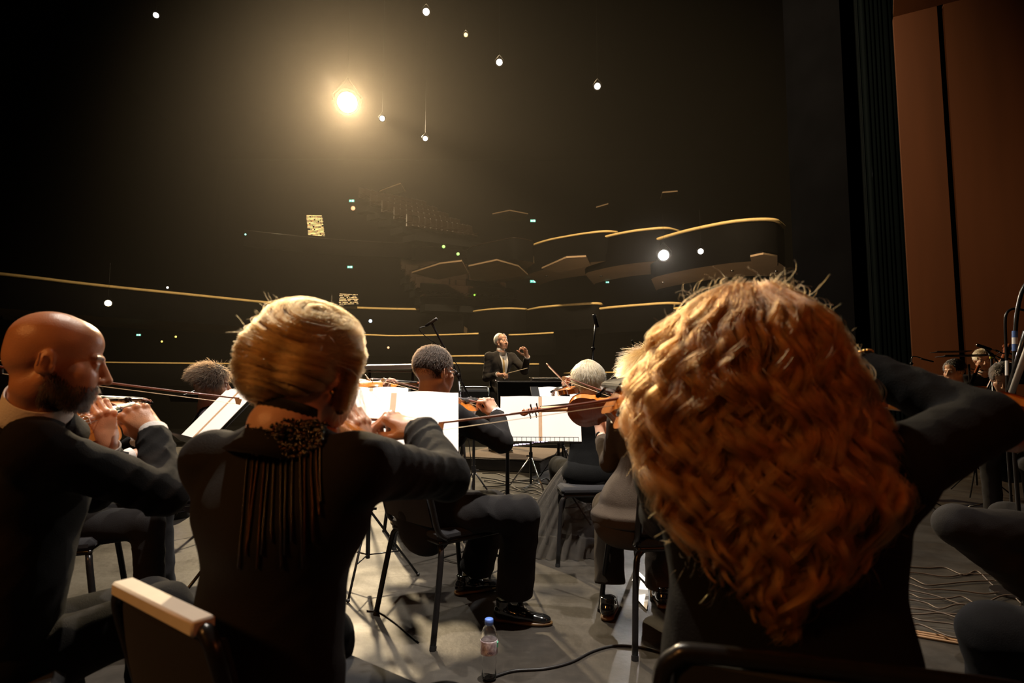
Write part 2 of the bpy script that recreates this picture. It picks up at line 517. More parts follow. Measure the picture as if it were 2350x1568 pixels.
VOUT = [(-.178, .0), (-.176, .025), (-.168, .052), (-.150, .080), (-.122, .099), (-.095, .1045), (-.068, .098), (-.050, .086), (-.041, .081),
        (-.036, .072), (-.022, .060), (-.002, .0555), (.018, .0575), (.034, .065), (.042, .074), (.050, .076), (.062, .076), (.088, .083),
        (.112, .0835), (.138, .074), (.158, .055), (.170, .034), (.177, .014), (.178, .0)]
def violin(label, loc, y, z, scale=1.0, group=None, top=None, back=None, shoulder_rest=True, cat='violin', name='violin'):
    top = top or M_VIOLIN; back = back or M_VIOLINF
    t = thing(name, label, cat, (0, 0, 0), 0, group)
    place(t, frame_m(loc, y, z) @ Matrix.Scale(scale, 4))
    out = catmull([(w, q, 0) for q, w in VOUT], 3)
    def plate(z0, h, flip, inset=1.0):
        rows = []
        for p in out:
            row = []
            for k in range(13):
                u = -1 + k / 6
                fy = max(0, 1 - (abs(p.y) / .18) ** 4)
                edge = min(1.0, (1 - abs(u)) * 3.0)
                row.append((u * p.x * inset, p.y * inset, z0 + (h * fy * (1 - u * u) ** 1.0 * edge ** .3 + 0.001) * flip))
            rows.append(row)
        return rows
    b = MB(); b.grid(plate(-.016, .013, -1)); b.build('back_plate', back, t, smooth=True)
    b = MB(); b.grid(plate(.016, .014, 1)); tp = b.build('top_plate', top, t, smooth=True)
    b = MB()
    loop = [Vector((p.x * .965, p.y * .985, 0)) for p in out] + [Vector((-p.x * .965, p.y * .985, 0)) for p in reversed(out)]
    b.grid([[(p.x, p.y, -.0165) for p in loop + loop[:1]], [(p.x, p.y, .0165) for p in loop + loop[:1]]]); b.build('ribs', top, t, smooth=True)
    for s in (-1, 1):
        b = MB(); pts = catmull([(s * .012, .045, .0278), (s * .018, .038, .0275), (s * .020, .012, .027), (s * .030, -.012, .0262), (s * .035, -.030, .025), (s * .042, -.034, .0235)], 4)
        b.tube(pts, [.0022] * len(pts), 6, flat=((0, 0, 1), .4)); b.build('f_hole', M_EBONY, t, smooth=True)
    b = MB(); b.prism([(-.012, .165, .012), (.012, .165, .012), (.0115, .31, .014), (-.0115, .31, .014)], (0, 0, .014))
    b.tube([(0, .17, .006), (0, .19, .014), (0, .31, .013)], [.014, .0105, .0095], 10); b.build('neck', M_PALEW, t)
    b = MB(); b.grid([[(u * (.021 - .009 * v), .06 + .255 * v, .047 - .013 * v - .003 * u * u) for u in (-1, -.5, 0, .5, 1)] for v in (0, .25, .5, .75, 1)])
    b.grid([[(u * (.021 - .009 * v), .06 + .255 * v, .041 - .013 * v) for u in (-1, 1)] for v in (0, 1)])
    for s in (-1, 1): b.quad((s * .021, .06, .044), (s * .012, .315, .031), (s * .012, .315, .028), (s * .021, .06, .041))
    b.quad((-.021, .06, .044), (.021, .06, .044), (.021, .06, .041), (-.021, .06, .041)); b.build('fingerboard', M_EBONY, t, smooth=True)
    # pegbox and scroll
    b = MB(); pb = catmull([(0, .305, .022), (0, .335, .019), (0, .365, .012), (0, .385, .004)], 4)
    b.tube(pb, [.0125, .0115, .0105, .009][:1] * len(pb), 8)
    sc = [];
    for k in range(26):
        a = k / 25 * 2 * math.pi * 1.6; r = .019 * (1 - k / 29)
        sc.append((0, .392 - math.sin(a) * r * .0 + r * math.cos(a + 2.2) , .002 + r * math.sin(a + 2.2)))
    b.tube(sc, [.0085 - .004 * k / 25 for k in range(26)], 8)
    b.tube([(-.017, .392, .002), (.017, .392, .002)], [.0065, .0065], 10); b.build('scroll', back, t, smooth=True)
    for i, s in enumerate((-1, 1, -1, 1)):
        yy = .325 + i * .014
        b = MB(); b.tube([(-s * .014, yy, .016 - i * .003), (s * .026, yy, .016 - i * .003)], [.0028, .0036], 8)
        b.sph((s * .033, yy, .016 - i * .003), (.009, .0035, .008), 6); b.build('peg', M_EBONY, t, smooth=True)
    b = MB(); b.prism([(-.021, -.012, .027), (-.016, -.012, .036), (-.018, -.012, .052), (0, -.012, .060), (.018, -.012, .052), (.016, -.012, .036), (.021, -.012, .027), (.006, -.012, .027), (0, -.012, .036), (-.006, -.012, .027)], (0, .003, 0)); b.build('bridge', M_PALEW, t)
    b = MB(); b.grid([[(u * (.021 - .009 * v), -.168 + .11 * v, .034 + .016 * v - .005 * u * u) for u in (-1, -.5, 0, .5, 1)] for v in (0, .3, .6, 1)])
    b.grid([[(u * (.021 - .009 * v), -.168 + .11 * v, .028 + .016 * v) for u in (-1, 1)] for v in (0, 1)]); b.build('tailpiece', M_EBONY, t, smooth=True)
    for i in range(4):
        x = -.0105 + .007 * i; b = MB()
        b.tube([(x * .8, -.06, .049), (x * 1.5, -.0105, .0585 - abs(i - 1.5) * .002), (x * .75, .315, .033), (x * .4, .345, .02)], .0007, 5); b.build('string', M_CHROME, t, smooth=True)
    b = MB(); b.sph((-.045, -.145, .042), (.042, .036, .009), 10); b.tube([(-.05, -.172, .036), (-.05, -.176, .0), (-.05, -.172, -.02)], .003, 6); b.build('chin_rest', M_EBONY, t, smooth=True)
    if shoulder_rest:
        b = MB(); pts = catmull([(-.10, -.10, -.045), (-.05, -.108, -.050), (0, -.11, -.046), (.06, -.10, -.047), (.105, -.085, -.042)], 6)
        b.tube(pts, .013, 8, flat=((0, 0, 1), .35))
        for s in (-1, 1): b.tube([(s * .098, -.09, -.045), (s * .104, -.085, -.02)], .003, 6)
        b.build('shoulder_rest', M_EBONY, t, smooth=True)
    return t

def bow(label, frog, tip, hair_side, scale=1.0, group=None):
    """frog and tip points in the world, hair_side the direction from the stick to the hair"""
    frog, tip = Vector(frog), Vector(tip); L = (tip - frog).length
    t = thing('violin_bow', label, 'bow', (0, 0, 0), 0, group)
    place(t, frame_m(frog, tip - frog, Vector(hair_side) * -1))
    b = MB(); n = 16
    b.tube([(0, -.02 + (L + .015) * k / n, -.006 * math.sin(math.pi * k / n)) for k in range(n + 1)], [.0046 - .0018 * k / n for k in range(n + 1)], 8); b.build('stick', M_BOWST, t, smooth=True)
    b = MB(); b.tube([(0, .05, -.021), (0, L - .012, -.019)], [.0055, .0048], 8, flat=((0, 0, 1), .16)); b.build('horsehair', M_BOWHAIR, t)
    b = MB(); b.prism([(-.006, .005, -.003), (-.006, .05, -.003), (-.006, .055, -.022), (-.006, .0, -.022)], (.012, 0, 0)); f = b.build('frog', M_EBONY, t)
    b = MB(); b.sph((0, .028, -.012), (.0068, .004, .004), 6); b.build('eyelet', M_CHROME, f, smooth=True)
    b = MB(); b.tube([(0, -.035, 0), (0, -.02, 0)], .0052, 8); b.build('end_screw', M_CHROME, t)
    b = MB(); b.prism([(-.004, L - .02, .0), (-.004, L + .004, -.002), (-.004, L + .001, -.022), (-.004, L - .012, -.021)], (.008, 0, 0)); b.build('bow_tip', M_PALEW, t)
    return t

def make_chair(label, group=None, tubes=M_BLACKMETAL):
    t = thing('orchestra_chair', label, 'chair', (0, 0, 0), 0, group)
    b = MB(); b.box((0, 0, .455), (.44, .42, .055), bev=.02); b.build('seat', M_CUSHION, t)
    b = MB(); n = 9
    rows = []
    for yy in (0, 1):
        for i in (range(7) if yy == 0 else reversed(range(7))):
            v = i / 6
            rows.append([((k / n * 2 - 1) * .205, -.215 - .05 * v - (.022 if yy else 0) - .02 * (1 - (k / n * 2 - 1) ** 2) + (.008 if yy == 0 else -.008) * math.sin(math.pi * v), .50 + .245 * v) for k in range(n + 1)])
    rows.append(rows[0]); b.grid(rows)
    for k in (0, n):
        b._add([r_[k] for r_ in rows[:-1]], [tuple(range(14))])
    b.build('backrest', M_CUSHION, t)
    b = MB()
    pts = catmull([(-.215, -.16, .44), (-.222, -.215, .48), (-.222, -.25, .60), (-.222, -.283, .715), (-.20, -.29, .752), (-.15, -.29, .76), (.15, -.29, .76), (.20, -.29, .752), (.222, -.283, .715), (.222, -.25, .60), (.222, -.215, .48), (.215, -.16, .44)], 4)
    b.tube(pts, .013, 10); b.build('back_frame', tubes, t, smooth=True)
    b = MB(); b.tube(catmull([(-.2, .16, .425), (-.2, -.16, .425), (-.17, -.19, .425), (.17, -.19, .425), (.2, -.16, .425), (.2, .16, .425), (.17, .19, .425), (-.17, .19, .425)], 4, True), .012, 8, closed=True); b.build('seat_frame', tubes, t, smooth=True)
    for sx in (-1, 1):
        for sy in (-1, 1):
            b = MB(); b.tube(catmull([(sx * .15, sy * .17, .425), (sx * .20, sy * .19, .41), (sx * .225, sy * .205, .34), (sx * .255, sy * .26, .01)], 5), .0135, 10); lg = b.build('leg', tubes, t, smooth=True)
            b = MB(); b.tube([(sx * .2545, sy * .258, .018), (sx * .2555, sy * .261, 0)], .016, 10); b.build('rubber_foot', M_RUBBER, lg)
    return t

def dup(root, loc, rz, label, group=None):
    r = root.copy(); COL.objects.link(r); r.location = loc; r.rotation_euler = (0, 0, rz); r['label'] = label
    if group: r['group'] = group
    for ch in root.children:
        c = ch.copy(); COL.objects.link(c); c.parent = r
        for g in ch.children:
            d = g.copy(); COL.objects.link(d); d.parent = c
    return r

def music_stand(label, c, yaw, tilt, w=.48, h=.32, kind='plate', legs=True, group=None, pole_x=0.0, chrome=False, leg_yaw=0.3, leg_r=.30, hub_z=.42):
    """c: centre of the desk, yaw: where the desk faces (0 = towards -y), tilt: leaning back in degrees from upright"""
    base = Vector((c[0], c[1], 0)); t = thing('music_stand', label, 'music stand', base, yaw, group)
    z = c[2]; a = R(tilt); ux = Vector((1, 0, 0)); uy = Vector((0, math.sin(a), math.cos(a))); un = Vector((0, -math.cos(a), math.sin(a)))
    C = Vector((0, 0, z)); m = M_CHROME if chrome else M_BLACKMETAL
    b = MB()
    if kind == 'plate':
        M3 = Matrix((ux, uy, un)).transposed(); b.box(C - un * .008, (w, h, .004), M3, bev=.0019); b.build('desk', M_DESK, t)
    elif kind == 'frame':
        M3 = Matrix((ux, uy, un)).transposed(); b.box(C - un * .008, (w, h, .004), M3, bev=.0019); dk = b.build('desk', M_DESK, t)
        b = MB(); q = [C - ux * w / 2 - uy * h / 2, C - ux * w / 2 + uy * (h / 2 - .03), C - ux * (w / 2 - .03) + uy * h / 2, C + ux * (w / 2 - .03) + uy * h / 2, C + ux * w / 2 + uy * (h / 2 - .03), C + ux * w / 2 - uy * h / 2]
        b.tube(catmull([p + un * .004 for p in q], 4), .008, 8); b.build('frame_tube', M_CHROME, t, smooth=True)
    else:
        for k in range(5):
            u = -w / 2 + w * k / 4; b.tube([C + ux * u - uy * h / 2 - un * .006, C + ux * u + uy * h / 2 - un * .006], .003, 6)
        for v in (-h / 2, 0, h / 2): b.tube([C - ux * w / 2 + uy * v - un * .006, C + ux * w / 2 + uy * v - un * .006], .003, 6)
        b.build('desk', m, t, smooth=True)
    b = MB(); lo = C - uy * h / 2; dd = un
    if kind == 'wire':
        b.tube([lo - ux * w * .46 + dd * .035 + uy * .022, lo + ux * w * .46 + dd * .035 + uy * .022], .0022, 6); b.tube([lo - ux * w * .48, lo + ux * w * .48], .0025, 6)
        for k in range(17):
            u = -w * .46 + w * .92 * k / 16; b.tube([lo + ux * u, lo + ux * u + dd * .035, lo + ux * u + dd * .035 + uy * .022], .0014, 5)
    else:
        M3 = Matrix((ux, uy, un)).transposed(); b.box(lo + dd * .022, (w, .004, .06), M3)
    b.build('lip', M_BLACKMETAL, t)
    top = C - un * .02; hub = Vector((pole_x, .03, hub_z))
    b = MB(); b.tube([top - uy * h * .15, Vector((pole_x, .03, z - h * .45)), hub, Vector((pole_x, .03, .14))], [.011, .011, .0125, .0125], 10); b.build('pole', M_BLACKMETAL, t, smooth=True)
    b = MB(); b.tube([hub + Vector((0, 0, -.03)), hub + Vector((0, 0, .04))], .02, 10); b.tube([hub, hub + Vector((.045, 0, 0))], .008, 8); b.build('clamp', M_BLACKMETAL, t)
    for k in range(3):
        an = leg_yaw + k * 2 * math.pi / 3; d = Vector((math.cos(an), math.sin(an), 0))
        b = MB(); b.tube([hub + Vector((0, 0, -.0)), Vector((pole_x, .03, 0)) + d * leg_r + Vector((0, 0, .008))], .007, 8)
        b.tube([Vector((pole_x, .03, .16)), hub + (Vector((pole_x, .03, 0)) + d * leg_r - hub) * .62], .004, 6); lg = b.build('leg', m, t, smooth=True)
        b = MB(); b.sph(Vector((pole_x, .03, 0)) + d * leg_r + Vector((0, 0, .010)), (.011, .011, .010), 6); b.build('rubber_foot', M_RUBBER, lg, smooth=True)
    return t, C, ux, uy, un

def sheet_music(label, stand, w=.46, h=.31, off=(0, 0), extra=True, group=None, fold=.02, skew=0):
    t0, C, ux, uy, un = stand
    t = thing('sheet_music', label, 'sheet music', t0.location, t0.rotation_euler.z, group)
    C = C + ux * off[0] + uy * off[1] + un * .006
    for s in (-1, 1):
        rows = []
        for j in range(9):
            v = -h / 2 + h * j / 8
            rows.append([C + ux * s * (fold * .3 + (w / 2) * k / 10) + uy * v + un * (.002 + .010 * math.sin(math.pi * min(1, k / 10 * 1.2)) * (.6 + .4 * j / 8)) for k in range(11)])
        b = MB(); b.grid(rows)
        rows2 = [[p - un * .0015 for p in r_] for r_ in rows]; b.grid(rows2)
        edge = [rows[0][k] for k in range(11)] + [rows[j][10] for j in range(1, 9)] + [rows[8][k] for k in range(9, -1, -1)] + [rows[j][0] for j in range(7, -1, -1)]
        b.grid([edge, [p - un * .0015 for p in edge]]); b.build('page', M_PAPER, t, smooth=True)
    b = MB(); b.box(C + un * .004, (fold, h * .98, .003), Matrix((ux, uy, un)).transposed()); b.build('fold', M_FOLD, t)
    return t

def mic_stand(label, foot, top, head, head_dir, r=.006, mic_len=.16, mic_r=.012, base='tripod', group=None, mid=None, cable=True):
    """foot on the floor, top of the pole, head = mic position at the end of the boom"""
    foot, top, head = Vector(foot), Vector(top), Vector(head)
    t = thing('microphone_stand', label, 'microphone stand', foot, 0, group)
    L = lambda p: Vector(p) - foot
    b = MB(); b.tube([L((foot.x, foot.y, foot.z + .02)), L(top)], [r * 1.4, r], 8); b.build('pole', M_BLACKMETAL, t, smooth=True)
    b = MB(); b.sph(L(top), r * 2.4, 6); b.build('clutch', M_BLACKMETAL, t, smooth=True)
    if (head - top).length > .03:
        b = MB(); back = top - (head - top).normalized() * .18
        b.tube([L(back), L(head)] if mid is None else [L(p) for p in catmull([top, mid, head], 8)], r * .9, 8); b.build('boom', M_BLACKMETAL, t, smooth=True)
    hd = Vector(head_dir).normalized(); q = hd.to_track_quat('Z', 'Y').to_matrix()
    b = MB(); b.lathe([(mic_r * .6, -.5 * mic_len), (mic_r * .9, -.45 * mic_len), (mic_r, 0), (mic_r, .40 * mic_len), (mic_r * .8, .48 * mic_len), (mic_r * .4, .5 * mic_len)], L(head), 12, q); mc = b.build('microphone', M_CHROME if base == 'chrome' else M_BLACKMETAL, t, smooth=True)
    for k in range(3):
        an = .4 + k * 2.094; d = Vector((math.cos(an), math.sin(an), 0))
        b = MB(); b.tube([Vector((0, 0, .12)), d * .28 + Vector((0, 0, .01))], .006, 6); b.build('leg', M_BLACKMETAL, t, smooth=True)
    if cable:
        b = MB(); e = head - hd * mic_len * .5
        b.tube(catmull([L(e), L(e - hd * .06 + Vector((0.02, 0, .0))), L(top * .5 + head * .5 + Vector((.05, 0, -.06))), L(top + Vector((.03, 0, -.1))), Vector((.02, .01, .3)), Vector((.03, .02, .01))], 6), .0028, 6); b.build('cable', M_RUBBER, t, smooth=True)
    return t

def cable(label, pts, r=.004, z=None, m=None, group=None, cat='cable'):
    b = MB(); pts = [Vector((p[0], p[1], r if len(p) < 3 else p[2])) for p in pts]
    b.tube(catmull(pts, 8), r, 6); o = b.build('floor_cable', m or M_RUBBER, None, smooth=True)
    return tag(o, label, cat, group)

# ------------------------------------------------------------------ the hall: floor, walls, ceiling, balconies
def floor_mat():
    m = bpy.data.materials.new('stage_floor_boards'); m.use_nodes = True
    nt = m.node_tree; N = nt.nodes; L = nt.links; b = N['Principled BSDF']
    tc = N.new('ShaderNodeTexCoord')
    mp = N.new('ShaderNodeMapping'); L.new(tc.outputs['Object'], mp.inputs['Vector']); mp.inputs['Rotation'].default_value = (0, 0, R(32))
    br = N.new('ShaderNodeTexBrick'); L.new(mp.outputs['Vector'], br.inputs['Vector'])
    br.inputs['Scale'].default_value = 1.0; br.inputs['Mortar Size'].default_value = 0.003; br.inputs['Brick Width'].default_value = 2.4; br.inputs['Row Height'].default_value = 0.62
    br.inputs['Color1'].default_value = (.030, .025, .020, 1); br.inputs['Color2'].default_value = (.025, .021, .0165, 1); br.inputs['Mortar'].default_value = (.03, .025, .02, 1)
    def noise(sc, det=6, stretch=(1, 1, 1), rot=0):
        q = N.new('ShaderNodeMapping'); L.new(tc.outputs['Object'], q.inputs['Vector']); q.inputs['Scale'].default_value = stretch; q.inputs['Rotation'].default_value = (0, 0, R(rot))
        n = N.new('ShaderNodeTexNoise'); n.inputs['Scale'].default_value = sc; n.inputs['Detail'].default_value = det; L.new(q.outputs['Vector'], n.inputs['Vector']); return n
    def ramp(n, a, c0, c, c1):
        r = N.new('ShaderNodeValToRGB'); r.color_ramp.elements[0].position = a; r.color_ramp.elements[0].color = (c0, c0, c0, 1); r.color_ramp.elements[1].position = c; r.color_ramp.elements[1].color = (c1, c1, c1, 1)
        L.new(n.outputs['Fac'], r.inputs['Fac']); return r
    cur = br.outputs['Color']
    for (n, a, c0, c, c1) in ((noise(1.6), .3, .62, .7, 1.35), (noise(14), .35, .82, .65, 1.15), (noise(5, 3, (1, 26, 1), 17), .62, 1.0, .70, 1.5), (noise(6, 3, (30, 1, 1), -24), .64, 1.0, .71, 1.45), (noise(8, 3, (1, 40, 1), 71), .66, 1.0, .72, 1.4)):
        r = ramp(n, a, c0, c, c1); mx = N.new('ShaderNodeMix'); mx.data_type = 'RGBA'; mx.blend_type = 'MULTIPLY'; mx.inputs['Factor'].default_value = 1
        L.new(cur, mx.inputs['A']); L.new(r.outputs['Color'], mx.inputs['B']); cur = mx.outputs['Result']
    L.new(cur, b.inputs['Base Color'])
    rr = ramp(noise(3), .3, .38, .7, .62); L.new(rr.outputs['Color'], b.inputs['Roughness'])
    b.inputs['Specular IOR Level'].default_value = .35
    n = noise(30); bp = N.new('ShaderNodeBump'); bp.inputs['Strength'].default_value = .12; bp.inputs['Distance'].default_value = .01; L.new(n.outputs['Fac'], bp.inputs['Height']); L.new(bp.outputs['Normal'], b.inputs['Normal'])
    return m
M_FLOOR = floor_mat()
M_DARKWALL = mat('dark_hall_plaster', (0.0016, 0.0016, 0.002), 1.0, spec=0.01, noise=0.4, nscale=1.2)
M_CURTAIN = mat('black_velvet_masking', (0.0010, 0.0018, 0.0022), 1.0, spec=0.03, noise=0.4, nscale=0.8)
M_SHELL = mat('red_brown_wood_veneer', (0.052, 0.017, 0.0065), 0.5, spec=0.15, noise=0.28, nscale=3.0, stretch=(1, 1, .08), bump=0.03, bscale=60)
M_RAIL = mat('gilded_rail_wood', (0.92, 0.66, 0.28), 0.5, noise=0.25, nscale=4)
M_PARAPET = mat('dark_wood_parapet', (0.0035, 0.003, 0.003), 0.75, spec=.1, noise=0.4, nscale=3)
M_SOFFIT = mat('tan_plaster_soffit', (0.34, 0.235, 0.145), 0.8, noise=0.15, nscale=1.5)
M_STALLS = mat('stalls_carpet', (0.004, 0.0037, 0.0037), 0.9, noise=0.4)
M_SEATRED = mat('theatre_seat_wood', (0.03, 0.016, 0.010), 0.3, coat=.3, noise=0.3)

def struct(name, b, m):
    o = b.build(name, m); o['kind'] = 'structure'; return o
b = MB(); b.box((1.0, 4.5, -.15), (17.0, 13.0, .3)); struct('floor', b, M_FLOOR)                       # the stage
b = MB(); b.box((0, 26, -1.35), (50, 30, .3)); struct('floor_stalls', b, M_STALLS)
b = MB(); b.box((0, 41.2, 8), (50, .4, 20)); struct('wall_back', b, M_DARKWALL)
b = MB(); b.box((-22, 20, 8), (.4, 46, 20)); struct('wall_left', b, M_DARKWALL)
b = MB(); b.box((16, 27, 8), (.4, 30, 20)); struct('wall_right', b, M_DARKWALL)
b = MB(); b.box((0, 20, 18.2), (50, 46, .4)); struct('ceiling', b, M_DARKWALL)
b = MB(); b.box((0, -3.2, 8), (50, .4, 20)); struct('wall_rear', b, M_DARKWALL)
# proscenium masking beside the stage, a tall black leg with two returns
b = MB()
p0 = P(1845, 700, 12.6); p1 = P(1960, 700, 11.6); p2 = P(2118, 700, 10.4)
b.prism([(p0.x, 12.6, -.0), (p1.x, 11.6, 0), (p1.x + .3, 12.2, 0), (16, 13.5, 0), (16, 13.9, 0), (p0.x, 13.0, 0)], (0, 0, 17.9)); struct('wall_proscenium', b, M_DARKWALL)
t = thing('masking_curtain', 'tall black velvet masking drape hanging beside the red-brown wood wall', 'curtain', (p1.x, 11.0, 0))
b = MB(); n = 90; rows = []
for z in (0.02, 4, 8, 12, 17.8):
    rows.append([((p2.x + .25 - p1.x) * k / n, -.55 * k / n + .09 * math.sin(k * .9) + .03 * math.sin(k * 2.3), z) for k in range(n + 1)])
b.grid(rows); b.grid([[(x, y + .04, z) for (x, y, z) in r_] for r_ in rows]); b.build('drape', M_CURTAIN, t, smooth=True)
# wood shell wall, two wide panels with a dark gap
w0 = P(2100, 700, 10.3)
def shell_pt(px):
    # plane through w0 turned towards the camera to the right
    dx = (px - 1175) / F
    nx, ny = math.sin(R(-28)), -math.cos(R(-28))
    k = (w0.x * nx + w0.y * ny) / (dx * nx + ny)
    return Vector((dx * k, k, 0))
qa, qb, qc, qd = shell_pt(2096), shell_pt(2203), shell_pt(2219), shell_pt(2700)
nrm = Vector((qd - qa)).normalized(); back = Vector((-nrm.y, nrm.x, 0)) * .12
if back.y < 0: back = -back
b = MB(); b.prism([qa, qb, qb + back, qa + back], (0, 0, 8.2)); b.prism([qc, qd, qd + back, qc + back], (0, 0, 8.2)); struct('wall_wood_shell', b, M_SHELL)
b = MB(); b.prism([qa + back * 1.05, qd + back * 1.05, qd + back * 1.6, qa + back * 1.6], (0, 0, 8.2)); struct('wall_shell_backing', b, M_CURTAIN)
b = MB(); f3 = -back * .9; b.prism([qa + Vector((0, 0, 8.2)), qd + Vector((0, 0, 8.2)), qd + f3 * 6 + Vector((0, 0, 8.9)), qa + f3 * 6 + Vector((0, 0, 8.9))], (0, 0, .1)); struct('ceiling_wood_shell', b, M_SHELL)
# apron kerb
b = MB(); b.box((1.0, 11.06, -.68), (17, .1, 1.3)); struct('trim_stage_edge', b, M_DARKW)

def balcony(label, px, zr, hp=1.0, depth=3.0, rr=.05, group=None, soffit=True, drop=0.0, lights=0, name='balcony', back_dir=None, rail_m=None, kmax=1.0):
    """px: photo pixels along the rail; every point lies at height zr"""
    pts = [PZ(x, y, zr) for x, y in px]
    pts = catmull(pts, 5)
    t = thing(name, label, 'balcony', (pts[0].x, pts[0].y, 0), 0, group)
    o = Vector((pts[0].x, pts[0].y, 0)); L = lambda p: p - o
    n = len(pts); nor = []
    for i in range(n):
        d = pts[min(i + 1, n - 1)] - pts[max(i - 1, 0)]; q = Vector((-d.y, d.x, 0)).normalized()
        if back_dir is not None:
            q = Vector(back_dir).normalized()
        elif q.dot(Vector((pts[i].x, pts[i].y, 0))) < 0: q = -q
        nor.append(q)
    b = MB(); b.tube([L(p) for p in pts], rr * 1.1, 8, flat=((0, 0, 1), .7)); b.build('rail', rail_m or M_RAIL, t, smooth=True)
    b = MB(); prof = [(.03, -.03), (-.02, -hp * .3), (-.03, -hp * .6), (.10, -hp), (.20, -hp), (.16, -hp * .6), (.16, -.03)]
    b.grid([[L(p + nor[i] * u + Vector((0, 0, v))) for (u, v) in prof] for i, p in enumerate(pts)])
    for e in (0, n - 1): b._add([L(pts[e] + nor[e] * u + Vector((0, 0, v))) for (u, v) in prof], [tuple(range(len(prof)))])
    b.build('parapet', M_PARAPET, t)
    if soffit:
        b = MB(); rows = []
        for i, p in enumerate(pts):
            rows.append([L(p + nor[i] * .12 + Vector((0, 0, -hp))), L(p + nor[i] * depth + Vector((0, 0, -hp - drop))), L(p + nor[i] * depth + Vector((0, 0, -hp - drop + .25))), L(p + nor[i] * .2 + Vector((0, 0, -hp + .3)))])
        b.grid(rows)
        for e in (0, n - 1): b._add(rows[e], [(0, 1, 2, 3)])
        b.build('soffit', M_SOFFIT, t)
        for k in range(lights):
            i = int((k + .5) / lights * n); p = L(pts[i] + nor[i] * depth * .55 + Vector((0, 0, -hp - drop * .5 - .01)))
            b = MB(); b.lathe([(.06, -.015), (.07, .02)], p, 12); b.build('downlight_trim', M_CHROME, t)
    return t

balcony('long curved first tier balcony sweeping across the left half, with a thick gilded rail',
        [(-60, 625), (0, 629), (90, 639), (180, 650), (300, 663), (420, 675), (640, 697), (760, 704), (860, 708), (960, 710), (1063, 708)], 4.8, 1.1, 3.0, .075, drop=.1)
balcony('thin straight rail of the stalls box row behind the bald man', [(-60, 826), (0, 828), (245, 832), (420, 834), (640, 836), (830, 838)], 2.0, .8, 1.5, .035, soffit=False)
balcony('low box front between the blonde woman and the conductor, with a thin gilded rail', [(800, 768), (850, 769), (900, 771), (980, 770), (1040, 768), (1098, 766)], 3.2, .8, 1.5, .045, soffit=False)
balcony('low box front right behind the conductor\'s head', [(1168, 769), (1200, 768), (1240, 766), (1270, 764)], 3.2, .8, 1.5, .045, soffit=False)
balcony('narrow box ledge level with the conductor\'s chest, upper of a pair', [(1030, 818), (1090, 817), (1130, 817), (1180, 817)], 2.35, .4, 1.0, .045, soffit=False)
balcony('narrow box ledge level with the conductor\'s elbow, lower of a pair', [(1030, 834), (1100, 835), (1180, 836), (1237, 836)], 2.05, .6, 1.0, .045, soffit=False)
balcony('far stalls rail behind the short-haired violinist', [(1295, 857), (1360, 855), (1420, 855), (1520, 854)], 1.72, .6, 1.0, .035, soffit=False)
BD = (.35, 1, 0)
balcony('first tier side box directly above the conductor, with a short gilded rail', [(1074, 718), (1100, 713), (1140, 709), (1175, 708), (1208, 710)], 4.6, 1.0, 2.0, .06, back_dir=BD, soffit=False, group='first tier side boxes')
balcony('first tier side box with gilded rail, second after the one above the conductor', [(1210, 712), (1240, 706), (1290, 701), (1350, 697), (1375, 697), (1381, 700)], 4.5, 1.0, 2.0, .065, back_dir=BD, soffit=False, group='first tier side boxes')
balcony('first tier side box with the longest gilded rail, above the tall microphone', [(1318, 718), (1340, 714), (1400, 706), (1470, 700), (1530, 696), (1562, 697)], 4.3, 1.0, 2.0, .065, back_dir=BD, soffit=False, group='first tier side boxes')
balcony('first tier side box nearest the red-haired woman, rail partly behind her curls', [(1500, 717), (1530, 711), (1580, 705), (1640, 699), (1700, 696)], 4.1, 1.0, 2.0, .065, back_dir=BD, soffit=False, group='first tier side boxes')
balcony('second tier side box farthest from the stage, with arched gilded rail', [(1208, 571), (1225, 562), (1260, 551), (1300, 543), (1350, 535), (1390, 531), (1416, 533)], 7.2, 1.15, 2.0, .06, back_dir=BD, group='second tier side boxes', lights=2, drop=.1)
balcony('second tier side box in the middle of three, gilded rail curling over at its end', [(1341, 563), (1350, 556), (1400, 541), (1450, 531), (1500, 525), (1530, 524), (1558, 531)], 7.0, 1.2, 2.0, .065, back_dir=BD, group='second tier side boxes', lights=2, drop=.1)
balcony('second tier side box nearest the stage, its long gilded rail hooked downwards at the end', [(1492, 559), (1505, 551), (1560, 534), (1620, 520), (1680, 509), (1735, 504), (1775, 505), (1788, 512), (1799, 522)], 6.6, 1.35, 2.2, .075, back_dir=BD, group='second tier side boxes', lights=3, drop=.1)
balcony('faint dim box front of the second tier above the conductor', [(1072, 573), (1090, 564), (1140, 553), (1180, 546), (1222, 553)], 7.3, .9, 3.0, .025, back_dir=BD, lights=0, rail_m=M_SEATRED, drop=.2)
balcony('faint thin upper tier rail above the blonde woman', [(560, 528), (650, 538), (750, 548), (880, 556), (945, 559)], 9.0, .8, 1.0, .02, soffit=False, rail_m=M_SEATRED)
balcony('faint short upper tier rail beside the green dot lights', [(950, 568), (1000, 566), (1040, 562), (1080, 556)], 9.0, .8, 2.0, .02, soffit=False, rail_m=M_SEATRED)
balcony('dim dashed upper tier rail at the far left', [(-40, 484), (30, 497), (130, 517), (260, 538)], 9.6, .6, 1.0, .02, soffit=False, rail_m=M_SEATRED)

